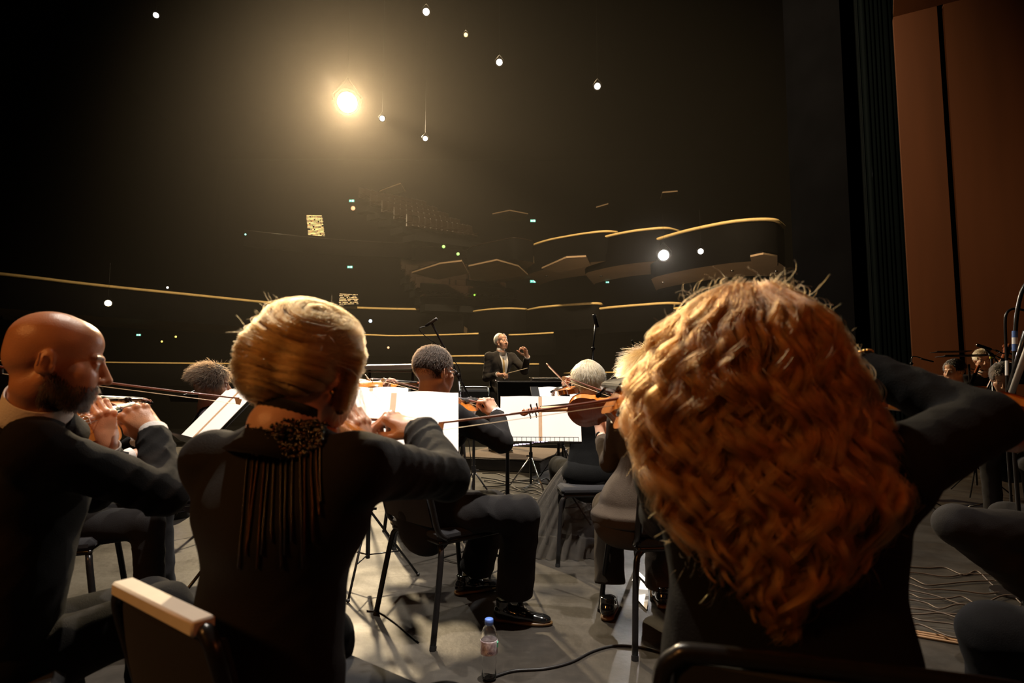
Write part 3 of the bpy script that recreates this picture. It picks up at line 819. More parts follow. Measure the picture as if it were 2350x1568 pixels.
def soffit_slab(label, px, z, th=.06):
    pts = [PZ(x, y, z) for x, y in px]; o = Vector((pts[0].x, pts[0].y, 0))
    t = thing('theatre_box', label, 'theatre box', o)
    q = [p - o for p in pts]
    b = MB(); b.prism(q, (0, 0, th)); b.build('soffit', M_SOFFIT, t)
    b = MB(); b.prism([p + Vector((0, 0, th)) for p in q], (0, 0, .05)); b.build('box_floor', M_PARAPET, t)
    return t
soffit_slab('tan underside of the small third tier box above the largest hooked rail', [(1516, 457), (1555, 447), (1555, 440), (1520, 443)], 10.5)
soffit_slab('tiny tan triangular underside of the third tier box, left of the larger one', [(1368, 477), (1395, 476), (1396, 469)], 10.5)
soffit_slab('brown angular underside of a second tier box left of the conductor', [(945, 627), (1004, 642), (1075, 628), (1060, 600), (1010, 606)], 6.0)
soffit_slab('brown underside of a second tier box straight above the conductor', [(1080, 640), (1120, 646), (1212, 632), (1190, 612), (1140, 598), (1075, 612)], 6.0)
soffit_slab('lit tan underside panel under the middle second tier box', [(1243, 617), (1282, 627), (1355, 610), (1345, 590), (1300, 592)], 5.7)
soffit_slab('tan lit underside at the end of the nearest second tier box', [(1727, 620), (1784, 611), (1784, 590), (1752, 584), (1722, 590)], 5.2)
soffit_slab('dim brown underside far up in the third tier, above the blonde woman', [(855, 448), (880, 451), (930, 440), (920, 422), (880, 436)], 12)
soffit_slab('dim oval brown underside up in the third tier, right of the dim seat tier', [(1130, 492), (1165, 508), (1205, 505), (1212, 492), (1170, 484)], 11)

# raked rows of theatre seats that glint in the dark
sb = MB(); sb.box((0, 0, .42), (.46, .42, .08), bev=.03); sb.box((0, .22, .72), (.46, .07, .62), bev=.03); sb.tube([(-.25, -.2, .6), (-.25, .2, .6)], .02, 6); sb.tube([(.25, -.2, .6), (.25, .2, .6)], .02, 6)
seat_me = sb.mesh('theatre_seat'); seat_me.materials.append(M_SEATRED)
def seat_block(a, bq, rows, cols, group, where, drop):
    """a and bq: the two ends of the front row in world space; later rows step back and up"""
    a, bq = Vector(a), Vector(bq); d = (bq - a); nb = Vector((-d.y, d.x, 0)).normalized()
    if nb.y < 0: nb = -nb
    yaw = math.atan2(nb.y, nb.x) - math.pi / 2
    b = MB()
    for r_ in range(rows):
        c0 = a + nb * (r_ * .85) + Vector((0, 0, drop * r_)); c1 = bq + nb * (r_ * .85) + Vector((0, 0, drop * r_))
        b.prism([c0 - nb * .4, c1 - nb * .4, c1 + nb * .45, c0 + nb * .45], (0, 0, -.3))
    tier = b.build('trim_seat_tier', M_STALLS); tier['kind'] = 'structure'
    for r_ in range(rows):
        for c in range(cols):
            p = a + d * ((c + .5) / cols) + nb * (r_ * .85) + Vector((0, 0, drop * r_))
            o = bpy.data.objects.new('theatre_chair', seat_me); COL.objects.link(o); o.location = p; o.rotation_euler = (0, 0, yaw)
            tag(o, 'small dark theatre chair, %s row of the %s' % (('front', 'second', 'third', 'fourth', 'last')[r_], where), 'theatre chair', group)
seat_block(P(940, 540, 26), P(1090, 560, 30), 5, 12, 'raked seats of the upper tier', 'block high above the conductor', .5)
seat_block(P(970, 700, 25), P(1180, 710, 27), 5, 14, 'raked seats of the lower tier', 'block under the brown box undersides', .45)

# ------------------------------------------------------------------ lamps of the hall
def hall_lamp(label, px, py, d, r, color, strength, power=0, cat='spotlight', name='spotlight', aim=(0, 2, 1), size=50):
    c = P(px, py, d); t = thing(name, label, cat, c)
    dr = (Vector(aim) - c).normalized(); q = dr.to_track_quat('Z', 'Y').to_matrix()
    b = MB(); b.lathe([(r * .7, -r * 3.2), (r * 1.15, -r * 2.6), (r * 1.18, 0), (r * 1.25, r * .25), (r * 1.1, r * .25), (r * 1.05, r * .02)], (0, 0, 0), 20, q); h = b.build('housing', M_BLACKMETAL, t)
    b = MB(); b.lathe([(.001, r * .12), (r * .6, r * .09), (r, 0)], (0, 0, 0), 20, q)
    m = mat('lamp_glow_%s_%s' % ('_'.join('%02d' % int(q_ * 99) for q_ in color), int(strength)), (1, 1, 1), .3, emit=color, estr=strength, noise=.01)
    b.build('lens', m, t, smooth=True)
    b = MB(); b.tube([q @ Vector((r * 1.25, 0, -r)), q @ Vector((r * 1.35, 0, -r)) + Vector((0, 0, r * .6)), Vector((0, 0, r * 2.4)), q @ Vector((-r * 1.35, 0, -r)) + Vector((0, 0, r * .6)), q @ Vector((-r * 1.25, 0, -r))], r * .09, 6); b.build('yoke', M_BLACKMETAL, t)
    b = MB(); top = min(17.9, c.z + 1.3 if py > 500 else 17.9) - c.z; b.tube([(0, 0, r * 2.3), (0, 0, top)], .003, 4); b.build('hanger', M_BLACKMETAL, t)
    if power:
        l = bpy.data.lights.new(name + '_beam', 'SPOT'); l.energy = power; l.color = color; l.spot_size = R(size); l.spot_blend = .8; l.shadow_soft_size = r * .8
        o = bpy.data.objects.new(name + '_beam', l); COL.objects.link(o); o.parent = t; o.location = dr * (r * .6); o.rotation_euler = dr.to_track_quat('-Z', 'Y').to_euler()
    return t
hall_lamp('dazzling white-gold spotlight, lens widened to its glare, high above the blonde woman', 797, 235, 22, .42, (1, .76, .45), 60, 22000, size=105)  # lens drawn as wide as the lamp's glare
hall_lamp('bright white spotlight in front of the second tier side boxes', 1523, 586, 17.5, .17, (1, .95, .9), 60, 1200)
hall_lamp('small warm lamp glowing above the bald man under the long curved rail', 248, 696, 18, .10, (1, .78, .45), 40, 0, cat='lamp', name='wall_lamp')
DL = [(358, 35, .10, 'small round white ceiling light in the top corner, left of all the others'), (978, 27, .13, 'round white ceiling light, topmost of those over the conductor'),
      (1069, 80, .08, 'small amber ceiling light, dimmer than its neighbours'), (1146, 143, .12, 'round pale ceiling light between the amber one and the rightmost one'),
      (1371, 198, .12, 'round white ceiling light farthest right and alone'), (877, 272, .10, 'small white ceiling light just below and right of the dazzling spotlight'),
      (976, 318, .09, 'lowest small white ceiling light, below the dazzling spotlight'), (1608, 577, .09, 'small round white light right of the bright side box spotlight')]
for x, y, r, lb in DL:
    hall_lamp(lb, x, y, 17 if y > 500 else 20, r, (1, .62, .2) if x == 1069 else (1, .93, .85), 1.6 if x == 1069 else 6, 0, cat='ceiling light', name='ceiling_light', size=40)

M_EXIT = mat('exit_sign_glow', (.1, .5, .4), .4, emit=(.25, 1.0, .75), estr=.75, noise=.02)
M_EXITW = mat('exit_sign_white', (.8, .9, .85), .4, emit=(.7, 1.0, .9), estr=1.4, noise=.02)
def exit_sign(label, px, py, d, s=.17):
    c = P(px, py, d); t = thing('exit_sign', label, 'exit sign', c)
    b = MB(); b.box((0, .03, 0), (s * 2.6, .05, s * 1.3), bev=.01); b.build('housing', M_BLACKMETAL, t)
    b = MB(); b.box((0, 0, 0), (s * 2.4, .02, s * 1.1), bev=.004); f = b.build('panel', M_EXIT, t)
    b = MB(); b.box((s * .6, -.014, 0), (s * .6, .008, s * .8)); b.prism([(-s * .9, -.012, 0), (-s * .5, -.012, s * .35), (-s * .5, -.012, s * .12), (-s * .1, -.012, s * .12), (-s * .1, -.012, -s * .12), (-s * .5, -.012, -s * .12), (-s * .5, -.012, -s * .35)], (0, -.006, 0)); b.build('pictogram', M_EXITW, t)
exit_sign('small green exit sign, upper of the two left of the seat tiers', 807, 461, 26, .10)
exit_sign('small green exit sign, lower of the two left of the seat tiers', 803, 613, 26, .10)
exit_sign('dim green exit sign above the far end of the second tier side boxes', 1223, 507, 26, .10)
exit_sign('green exit sign below the second tier side box farthest from the stage', 1223, 646, 26, .11)
exit_sign('green exit sign under the middle second tier side box', 1394, 648, 24, .06)
exit_sign('dim yellow-green exit sign above the bald man\'s nose', 318, 769, 22, .07)

def dot_light(label, px, py, d, r, color, s, name='indicator_light'):
    c = P(px, py, d); b = MB(); b.lathe([(r * 1.3, -.02), (r * 1.3, .0), (r, .01), (r * .5, r * .6), (.001, r * .7)], (0, 0, 0), 10, Vector((0, -1, 0)).to_track_quat('Z', 'Y').to_matrix())
    o = b.build(name, mat('indicator_%02d%02d%02d' % tuple(int(q * 99) for q in color), (1, 1, 1), .3, emit=color, estr=s, noise=.01), smooth=True); o.location = c
    tag(o, label, 'light')
dot_light('tiny green dot light beside the faint upper rail', 1018, 566, 26, .06, (.25, 1, .1), 1.0)
dot_light('tiny green dot light below the faint upper rail', 1051, 583, 26, .06, (.2, .8, .1), .8)
dot_light('tiny yellow-green dot light above the boom microphone', 1089, 677, 26, .035, (.5, 1, .1), 1.0)
dot_light('tiny orange dot light under the upper exit sign', 810, 478, 26, .08, (1, .4, .15), .9)
dot_light('tiny blue-white dot light right of the blonde hair', 850, 737, 22, .05, (.5, .75, 1), 3)
dot_light('tiny amber dot light left of the glasses-wearing man', 891, 798, 22, .035, (1, .5, .2), 1)
dot_light('tiny white dot light just above the long curved rail', 384, 660, 20, .03, (1, .95, .9), 2)
dot_light('tiny yellow dot light above the curly-haired woman, upper', 403, 773, 20, .025, (1, .75, .1), 2)
dot_light('tiny yellow dot light above the curly-haired woman, lower', 371, 784, 20, .025, (1, .7, .1), 1.6)
dot_light('tiny teal dot light in the dark above the long curved rail', 563, 538, 24, .03, (.3, 1, .8), 1.5)

# perforated glowing screens far in the hall
def dot_screen(label, corners, z_d, nx, ny, emit, s, size):
    c = P(*corners[0], z_d); t = thing('perforated_light_screen', label, 'light screen', c)
    Q = [P(*k, z_d) - c for k in corners]
    b = MB(); b.prism([q + Vector((0, .05, 0)) for q in Q], (0, .04, 0)); b.build('backing', M_PARAPET, t)
    b = MB(); r2 = random.Random(nx)
    for j in range(ny):
        for i in range(nx):
            if r2.random() < .22: continue
            u, v = (i + r2.random() * .8) / nx, (j + .5) / ny
            p = Q[0] * (1 - u) * (1 - v) + Q[1] * u * (1 - v) + Q[2] * u * v + Q[3] * (1 - u) * v
            w = size * (.5 + r2.random()); b.box(p, (w * 1.6, .02, size * .7))
    b.build('light_slots', mat('amber_slot_glow_%d' % int(s * 10), (1, .8, .5), .4, emit=emit, estr=s, noise=.01), t)
dot_screen('upper glowing amber screen of fine light slots high behind the blonde woman', [(704, 493), (738, 494), (746, 543), (708, 540)], 26, 22, 15, (1, .68, .3), .9, .035)
dot_screen('lower glowing amber screen of light slots just above the long curved rail', [(780, 673), (821, 675), (821, 699), (779, 700)], 25.3, 16, 7, (1, .68, .35), .7, .035)

# haze of the hall, a thin even smoke that catches the spotlights
def haze():
    b = MB(); b.box((-4, 26.9, 8.3), (34, 26, 19))
    m = bpy.data.materials.new('stage_haze'); m.use_nodes = True; N = m.node_tree.nodes; N.clear()
    o = N.new('ShaderNodeOutputMaterial'); v = N.new('ShaderNodeVolumeScatter'); v.inputs['Color'].default_value = (1, .9, .75, 1); v.inputs['Density'].default_value = 0.0032; v.inputs['Anisotropy'].default_value = .35
    m.node_tree.links.new(v.outputs[0], o.inputs['Volume'])
    ob = b.build('stage_haze', m); ob['kind'] = 'stuff'; ob['label'] = 'thin smoky haze hanging in the dark hall around the spotlights'; ob['category'] = 'haze'
    ob.display_type = 'WIRE'
haze()

# ------------------------------------------------------------------ people
def V3(*a): return Vector(a)
def reach(A, px, py, L, far=True):
    """point on the sight line px,py at distance L from A (elbow from shoulder, wrist from elbow ...)"""
    ds = [A.y - .6 + k * .004 for k in range(301)]
    ds = [d for d in ds if d > .3]
    e = [((P(px, py, d) - A).length, d) for d in ds]
    m = min(e)
    if m[0] > L: return A + (P(px, py, m[1]) - A).normalized() * L
    side = [x for x in e if (x[1] >= m[1]) == far]
    d = min(side, key=lambda x: abs(x[0] - L))[1]
    return P(px, py, d)

def hair_mat(name, c1, c2, rough=.3):
    m = bpy.data.materials.new(name); MATS[name] = m; m.use_nodes = True; nt = m.node_tree; N = nt.nodes; L = nt.links; N.clear()
    o = N.new('ShaderNodeOutputMaterial'); h = N.new('ShaderNodeBsdfHairPrincipled'); h.parametrization = 'COLOR'
    h.inputs['Roughness'].default_value = rough; h.inputs['Radial Roughness'].default_value = .5
    hi = N.new('ShaderNodeHairInfo'); mx = N.new('ShaderNodeMix'); mx.data_type = 'RGBA'
    mx.inputs['A'].default_value = (*c1, 1); mx.inputs['B'].default_value = (*c2, 1)
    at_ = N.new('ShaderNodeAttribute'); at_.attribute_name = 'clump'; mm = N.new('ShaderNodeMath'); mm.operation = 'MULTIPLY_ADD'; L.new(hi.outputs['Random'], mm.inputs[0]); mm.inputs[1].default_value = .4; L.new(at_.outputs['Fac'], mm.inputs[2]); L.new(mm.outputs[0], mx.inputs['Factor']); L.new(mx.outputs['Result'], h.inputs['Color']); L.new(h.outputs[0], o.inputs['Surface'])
    return m

def strands(name, curves, radius, m, parent, label=None, tip=.35, clump=None):
    """curves: array (n, k, 3) in world space"""
    curves = np.asarray(curves, np.float32); n, k, _ = curves.shape
    cu = bpy.data.hair_curves.new(name); cu.add_curves([k] * n)
    cu.points.foreach_set('position', curves.reshape(-1))
    r = np.tile((radius * (1 - (1 - tip) * (np.arange(k) / (k - 1)) ** 2)).astype(np.float32), n)
    a = cu.attributes.get('radius') or cu.attributes.new('radius', 'FLOAT', 'POINT'); a.data.foreach_set('value', r)
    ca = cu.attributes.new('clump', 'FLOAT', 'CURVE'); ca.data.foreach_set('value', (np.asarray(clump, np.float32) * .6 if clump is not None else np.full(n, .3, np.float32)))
    cu.materials.append(m)
    o = bpy.data.objects.new(name, cu); COL.objects.link(o)
    if parent is not None:
        o.parent = parent
        pw = Matrix.LocRotScale(parent.location, parent.rotation_euler, parent.scale) if parent.parent is None else Matrix.Identity(4)
        o.matrix_parent_inverse = pw.inverted()
    if label: o['label'] = label
    return o

def head(b, c, fwd, up, s=1.0, female=False, beard=None, skin=(.6, .34, .22), mouth=0.0, age=0, lips=None, eyes=(.08, .05, .03), brow=(.1, .06, .04), brow_on=True):
    b.frame(c, fwd, up)
    T = b.T.copy(); b.T = T @ Matrix.Scale(s, 4)
    k = .014; e = b.ell; q = b.cap
    def E(c_, r_, k=.014, op='+', Rm=None): b.ell(c_, tuple(x * s for x in (r_ if hasattr(r_, '__len__') else (r_,) * 3)), k, op, Rm)
    def Q(a_, b_, ra, rb=None, k=.012, op='+'): b.cap(a_, b_, ra * s, (rb if rb is not None else ra) * s, k, op)
    b._r = lambda: np.array(T.to_3x3(), dtype=np.float32)
    E((0, -.018, .038), (.0755, .092, .078)); E((0, .030, .046), (.062, .056, .056)); E((0, -.05, .0), (.060, .058, .06))
    E((0, .036, -.028), (.056, .056, .074))
    for sx in (-1, 1):
        Q((sx * .052, -.004, -.050), (sx * .030, .058, -.096), .020, .018, .02)
        E((sx * .043, .058, -.024), (.022, .022, .018), .035)
        E((sx * .030, .068, -.055), (.022, .022, .028), .03)
        Q((sx * .012, .086, .020), (sx * .040, .078, .021), .0085, .007, .01)
        E((sx * .031, .098, .000), (.018, .012, .0125), .010, '-')
        E((sx * .031, .0775, .000), (.0135, .0135, .0125), .004)
        Q((sx * .020, .0885, .0085), (sx * .043, .0830, .0070), .0030, .003, .004)
        Q((sx * .022, .0885, -.0085), (sx * .040, .0845, -.0075), .0022, .0022, .004)
        E((sx * .012, .100, -.036), (.0085, .010, .0075), .006)
        # ear
        Rm = Matrix.Rotation(sx * R(-14), 3, 'Z') @ Matrix.Rotation(R(-12), 3, 'X')
        E((sx * .076, -.010, -.010), (.0085, .0180, .031), .008, '+', Rm); E((sx * .070, -.002, -.014), (.010, .012, .024), .008)
        E((sx * .0865, -.005, -.010), (.0060, .0085, .0175), .004, '-', Rm)
        Q((sx * .080, .008, -.018), (sx * .078, .006, -.030), .0045, .005, .005)
        Q((sx * .087, -.022, .008), (sx * .089, -.020, -.020), .0032, .0035, .004)
        b.dot((sx * .031, .0905, .0), .0125 * s, (.5, .42, .38), .3); b.dot((sx * .031, .092, .0), .0062 * s, eyes, .3)
        if brow_on:
            for t in range(5): b.dot((sx * (.018 + .007 * t), .094 - .0022 * t, .022 + .002 * math.sin(t)), .0075 * s, brow, .6)
        b.dot((sx * .044, .075, -.03), .03 * s, tuple(np.array(skin) * (1.04, .86, .82)), 1)
    E((0, .074, -.100), (.019, .016, .015), .016)
    Q((0, .090, .010), (0, .112, -.028), .0075, .0105, .010); E((0, .1135, -.032), (.0105, .010, .0095), .006)
    Q((-.008, .106, -.043), (-.008, .108, -.043), .0032, .0032, .002, '-'); Q((.008, .106, -.043), (.008, .108, -.043), .0032, .0032, .002, '-')
    E((0, .082, -.064), (.030, .014, .024), .012)
    op = mouth
    Q((-.019, .089, -.064 + op * .3), (0, .0965, -.0615 + op * .3), .0042, .0055, .005); Q((.019, .089, -.064 + op * .3), (0, .0965, -.0615 + op * .3), .0042, .0055, .005)
    Q((-.016, .089, -.0715 - op), (.016, .089, -.0715 - op), .0062, .0062, .006); E((0, .093, -.0715 - op), (.013, .006, .006), .005)
    Q((-.022, .095, -.0665 - op * .4), (.022, .095, -.0665 - op * .4), .0016 + op * .8, None, .003, '-')
    lc = lips or tuple(np.array(skin) * (.95, .62, .58))
    for t in range(-2, 3): b.dot((t * .008, .097 - abs(t) * .002, -.067 - op * .4), .0085 * s, lc, .5)
    for t in (-1, 1):   # cheek fold
        Q((t * .020, .100, -.040), (t * .034, .085, -.066), .0012, .0012, .005, '-')
    if beard is not None:
        for sx in (-1, 1):
            for (yy, zz, rr) in ((.01, -.045, .028), (.03, -.065, .032), (.05, -.085, .032), (.07, -.095, .030)):
                b.dot((sx * (.062 - .5 * max(0, yy - .02)), yy, zz), rr * s, beard, .9)
        for t in range(-3, 4):
            b.dot((t * .009, .100, -.052), .0095 * s, beard, .6); b.dot((t * .01, .088, -.092), .018 * s, beard, .7)
        for sx in (-1, 1): b.dot((sx * .03, .087, -.068), .014 * s, beard, .7)
    b.T = T
    del b._r
    return T

def hand(b, wrist, fwd, up, side, curl=(40, 50, 30), spread=0.0, s=1.0, thumb=(0, 0, 0), finger_curls=None, forearm=None):
    """side +1: left hand, -1: right hand; up = out of the back of the hand"""
    b.frame(wrist, fwd, up)
    def W(x, y, z): return (side * x * s, y * s, z * s)
    kn = [(.029, .086, .0), (.010, .091, .003), (-.010, .087, .002), (-.028, .078, -.003)]
    fl = [(.043, .026, .020), (.047, .030, .021), (.043, .028, .020), (.034, .021, .018)]
    b.cap(W(0, -.01, 0), W(0, .02, 0), .026 * s, .027 * s, .012, flat=((0, 0, 1), 1.35))
    for (x, y, z) in kn: b.cap(W(x * .55, .02, -.002), W(x, y, z - .003), .0155 * s, .0112 * s, .010)
    b.ell(W(.002, .05, -.008), (.033 * s, .042 * s, .014 * s), .01)
    b.ell(W(.024, .03, -.014), (.018 * s, .028 * s, .015 * s), .01)
    for i, ((x, y, z), L3) in enumerate(zip(kn, fl)):
        cu = finger_curls[i] if finger_curls else curl
        a = 0; p = Vector((x, y, z)); rad = [.0098, .0088, .0080, .0068]; sp = spread * (1.5 - i) * .12
        if i == 3: rad = [q * .87 for q in rad]
        b.ell(W(x, y, z + .003), (.0098 * s,) * 3, .006)
        for j in range(3):
            a += R(cu[j]); d = Vector((sp * math.cos(a), math.cos(a), -math.sin(a))); p2 = p + d * L3[j]
            b.cap(W(*p), W(*p2), rad[j] * s, rad[j + 1] * s, .0035)
            if j < 2: b.ell(W(*(p2 + Vector((0, 0, .001)))), (rad[j + 1] * 1.09 * s,) * 3, .003)
            p = p2
        b.dot(W(*p), .011 * s, (.72, .40, .30), .6)
    t0 = Vector((.026, .022, -.014)); t1 = t0 + Vector((.020 + thumb[0], .034, -.016 + thumb[2])); t2 = t1 + Vector((.004 + thumb[0] * 1.2, .029 + thumb[1], -.010 + thumb[2])); t3 = t2 + Vector((-.003 + thumb[0] * .5, .022 + thumb[1], -.006 + thumb[2] * .8))
    b.cap(W(*t0), W(*t1), .0145 * s, .0125 * s, .008); b.cap(W(*t1), W(*t2), .0118 * s, .0105 * s, .004); b.cap(W(*t2), W(*t3), .0102 * s, .0082 * s, .003)
    b.reset()
    if forearm is not None: b.cap(wrist, Vector(wrist).lerp(Vector(forearm), .5), .026 * s, .034 * s, .012)

def skin_of(base): return tuple(base)

class Fig:
    """a clothed figure; joints in world space"""
    def __init__(s, label, loc, **k):
        s.t = thing('person', label, 'person', loc); s.J = k
    def body(s, hc, hf, hu, nb, sL, sR, eL, wL, eR, wR, pel, skin, hh=.004, handL=None, handR=None, hargs=None, core=.014, hs=1.0, handh=None):
        hb = Blob(3); head(hb, hc, hf, hu, skin=skin, s=hs, **(hargs or {}))
        T = hb.T.copy(); hb.reset()
        nk = T @ Vector((0, -.022, -.07)); hb.cap(nk, nb, .054 * hs, .060, .02); hb.cap(nb, nb + V3(0, 0, -.08), .06, .07, .02)
        if (hargs or {}).get('female') is None: hb.cap(T @ Vector((0, .03, -.085)), nb.lerp(nk, .2) + (T.to_3x3() @ Vector((0, .035, -.03))), .014, .010, .02)
        bl = [(hb, hh)]
        cb = Blob(4); lat = (sR - sL).normalized(); fr = lat.cross(V3(0, 0, 1))
        ch = (sL + sR) / 2 + V3(0, 0, -.14); w = pel.lerp(ch, .45)
        cb.cap(pel, w, .13, .11, .05, flat=(fr, 1.35)); cb.cap(w, ch, .11, .13, .05, flat=(fr, 1.35)); cb.cap(nb + V3(0, 0, -.05), ch, .06, .11, .04)
        for sh, el, wr in ((sL, eL, wL), (sR, eR, wR)):
            cb.cap(nb + V3(0, 0, -.06), sh, .04, .045, .03); cb.cap(sh, el, .042, .034, .03); cb.cap(el, wr, .032, .022, .02)
        bl.append((cb, core))
        for (wr, el, hd) in ((wL, eL, handL), (wR, eR, handR)):
            if hd:
                b = Blob(5); hand(b, wr, forearm=el, **hd); bl.append((b, handh or max(.0022, hh * .75)))
                if hh > .005: bl[-1] = (b, .0045)
        s.T = T; s.nb = nb
        s.body_o = blob_obj('body', bl, M_SKIN, s.t, color=skin, smooth=1)
        return T
    def torso(s, name, m, nb, sL, sR, eL, wL, eR, wR, pel, h=.007, rc=.125, rw=.115, rp=.135, sh=.052, arm=(.050, .043, .044, .036), wr=.004, seed=1, hem=None, cuffs=True, ext=.0, front=1.35, necko=.058, flare=0, waist=.45, bust=0, trap=-.008, hemcut=None):
        b = Blob(seed); lat = (sR - sL).normalized(); fr = lat.cross(V3(0, 0, 1)).normalized()
        if fr.dot(((eL + eR) / 2 - (sL + sR) / 2)) < 0: fr = -fr
        up = (nb - pel).normalized()
        ch = (sL + sR) / 2 + V3(0, 0, -.13); w = pel.lerp(ch, waist)
        b.cap(pel, w, rp, rw, .05, flat=(fr, front), wr=wr, wsc=26); b.cap(w, ch, rw, rc, .05, flat=(fr, front), wr=wr, wsc=24)
        b.cap(sL.lerp(sR, .22) + V3(0, 0, -.085), sL.lerp(sR, .78) + V3(0, 0, -.085), .088, .088, .05, flat=(fr, 1.05))
        b.cap(nb + V3(0, 0, -.045), ch, .062, .115, .05, flat=(fr, 1.1))
        if bust:
            for q in (.28, .72): b.ell(sL.lerp(sR, q) + fr * .085 + V3(0, 0, -.17), .07, .03)
        if hem is not None: b.cap(pel + V3(0, 0, .02), hem, rp * .95, rp * (1.1 + flare), .05, flat=(fr, front), wr=wr, wsc=22)
        for a, e_, w_ in ((sL, eL, wL), (sR, eR, wR)):
            b.cap(nb + V3(0, 0, trap), a + V3(0, 0, -.012), .034, sh * .93, .05)
            b.ell(a + V3(0, 0, -.006), sh * .98, .04)
            b.cap(a, e_, arm[0], arm[1], .022, wr=wr * 1.3, wsc=38)
            fw = w_ + (w_ - e_).normalized() * ext
            b.cap(e_, fw, arm[2], arm[3], .018, wr=wr * 1.5, wsc=46)
            if cuffs: d = (w_ - e_).normalized(); b.cut(w_ + d * (ext - .012), d, arm[3] + .035)
        if hemcut is not None: b.cut(pel + V3(0, 0, hemcut), (0, 0, -1), rp * 2.2)
        # neck opening
        b.cap(nb + V3(0, 0, -.012), nb + (s.T @ Vector((0, -.02, -.06)) - nb) * 1.0 + V3(0, 0, .03), necko, necko, .006, '-')
        s.fr = fr
        s.jacket = blob_obj(name, [(b, h)], m, s.t, smooth=2)
        return s.jacket
    def shirt(s, eL, wL, eR, wR, sides='LR', collar=True, m=None, r=.0335, ch=.034, cr=1.0):
        m = m or M_SHIRT
        for sd, e_, w_ in (('L', eL, wL), ('R', eR, wR)):
            if sd not in sides: continue
            d = (w_ - e_).normalized(); q = d.to_track_quat('Z', 'Y').to_matrix()
            b = MB(); b.lathe([(r * .9, -.05), (r, -.02), (r, .006), (r * .97, .008), (r * .88, .006), (r * .86, -.05)], w_, 22, q)
            o = link('shirt_cuff', b.mesh('shirt_cuff'), m, s.t, world=True)
        if collar:
            ax = (s.T @ Vector((0, -.012, -.05)) - s.nb).normalized(); q = ax.to_track_quat('Z', 'Y').to_matrix()
            b = MB(); b.lathe([(a_ * cr, z_) for a_, z_ in ((.066, -.03), (.064, 0), (.0605, ch), (.0585, ch + .002), (.057, ch - .002), (.060, -.03))], s.nb, 30, q)
            link('shirt_collar', b.mesh('shirt_collar'), m, s.t, world=True)
    def collar(s, m, r=.070, h=.03, dz=-.012, name='jacket_collar'):
        ax = (s.T @ Vector((0, -.03, -.05)) - s.nb).normalized(); q = ax.to_track_quat('Z', 'Y').to_matrix()
        b = MB(); b.lathe([(r + .030, -.055), (r + .012, -.030), (r + .004, -.010), (r, h * .6), (r - .004, h), (r - .009, h * .8), (r - .006, -.02)], s.nb + V3(0, 0, dz), 30, q)
        link(name, b.mesh(name), m, s.t, world=True)
    def legs(s, m, pel, hL, kL, aL, hR, kR, aR, h=.008, seed=9, wr=.005, name='trousers', r=(.088, .066, .064, .056), cutoff=True):
        b = Blob(seed)
        b.cap(hL, hR, .11, .11, .05)
        b.ell(pel + V3(0, 0, -.02), .13, .05)
        for a, k, n in ((hL, kL, aL), (hR, kR, aR)):
            b.cap(a, k, r[0], r[1], .03, wr=wr, wsc=24); b.ell(k, r[1] * 1.02, .02); b.cap(k, n, r[2], r[3], .025, wr=wr, wsc=26)
            if cutoff: d = (n - k).normalized(); b.cut(n + d * .0, d, r[3] + .04)
        blob_obj(name, [(b, h)], m, s.t, smooth=2)
    def shoes(s, items, m=None, h=.005):
        for (a, toe) in items:
            a, toe = Vector(a), Vector(toe); d = (toe - a); d.z = 0; d.normalize(); q = a.copy(); q.z = toe.z
            b = Blob(2); b.frame(q, d)
            b.cap((0, -.035, .042), (0, .05, .036), .036, .038, .02, flat=((0, 0, 1), 1.0)); b.cap((0, .05, .034), (0, .16, .022), .040, .030, .02, flat=((0, 0, 1), 1.35))
            b.ell((0, .165, .022), (.034, .045, .020), .01); b.cap((0, -.02, .05), (0, -.025, .10), .034, .036, .012)
            b.cut((0, 0, .006), (0, 0, -1), .25); b.cut((0, -.02, .10), (0, 0, 1), .08); b.reset()
            o = blob_obj('shoe', [(b, h)], m or M_PATENT, s.t, smooth=1)
            M4 = frame_m(q, d, (0, 0, 1)); b = MB()
            out = catmull([(0, -.072, 0), (.030, -.055, 0), (.033, 0, 0), (.044, .09, 0), (.036, .17, 0), (.012, .212, 0), (-.012, .212, 0), (-.036, .17, 0), (-.044, .09, 0), (-.033, 0, 0), (-.030, -.055, 0)], 4, True)
            b.prism([M4 @ (p + V3(0, 0, .001)) for p in out], (0, 0, .011)); hl = [M4 @ (p + V3(0, 0, .001)) for p in out if p.y < .02]
            link('sole', b.mesh('sole'), M_SOLE, o, world=True)
            b = MB(); 
            for k in range(4): b.tube([M4 @ V3(-.014, .045 + k * .014, .078 - k * .006), M4 @ V3(0, .050 + k * .014, .083 - k * .006), M4 @ V3(.014, .045 + k * .014, .078 - k * .006)], .0016, 5)
            link('laces', b.mesh('laces'), M_RUBBER, o, world=True)

def scalp_pts(T, n, seed, region, s=1.0):
    """random points on the skull shell with normals, in head coordinates"""
    r = np.random.default_rng(seed); out = []
    while len(out) < n:
        a = r.normal(size=3); a /= np.linalg.norm(a)
        p = np.array([a[0] * .077, a[1] * .094 - .016, a[2] * .080 + .038]) * s
        if region(p / s): out.append((p, a))
    return out

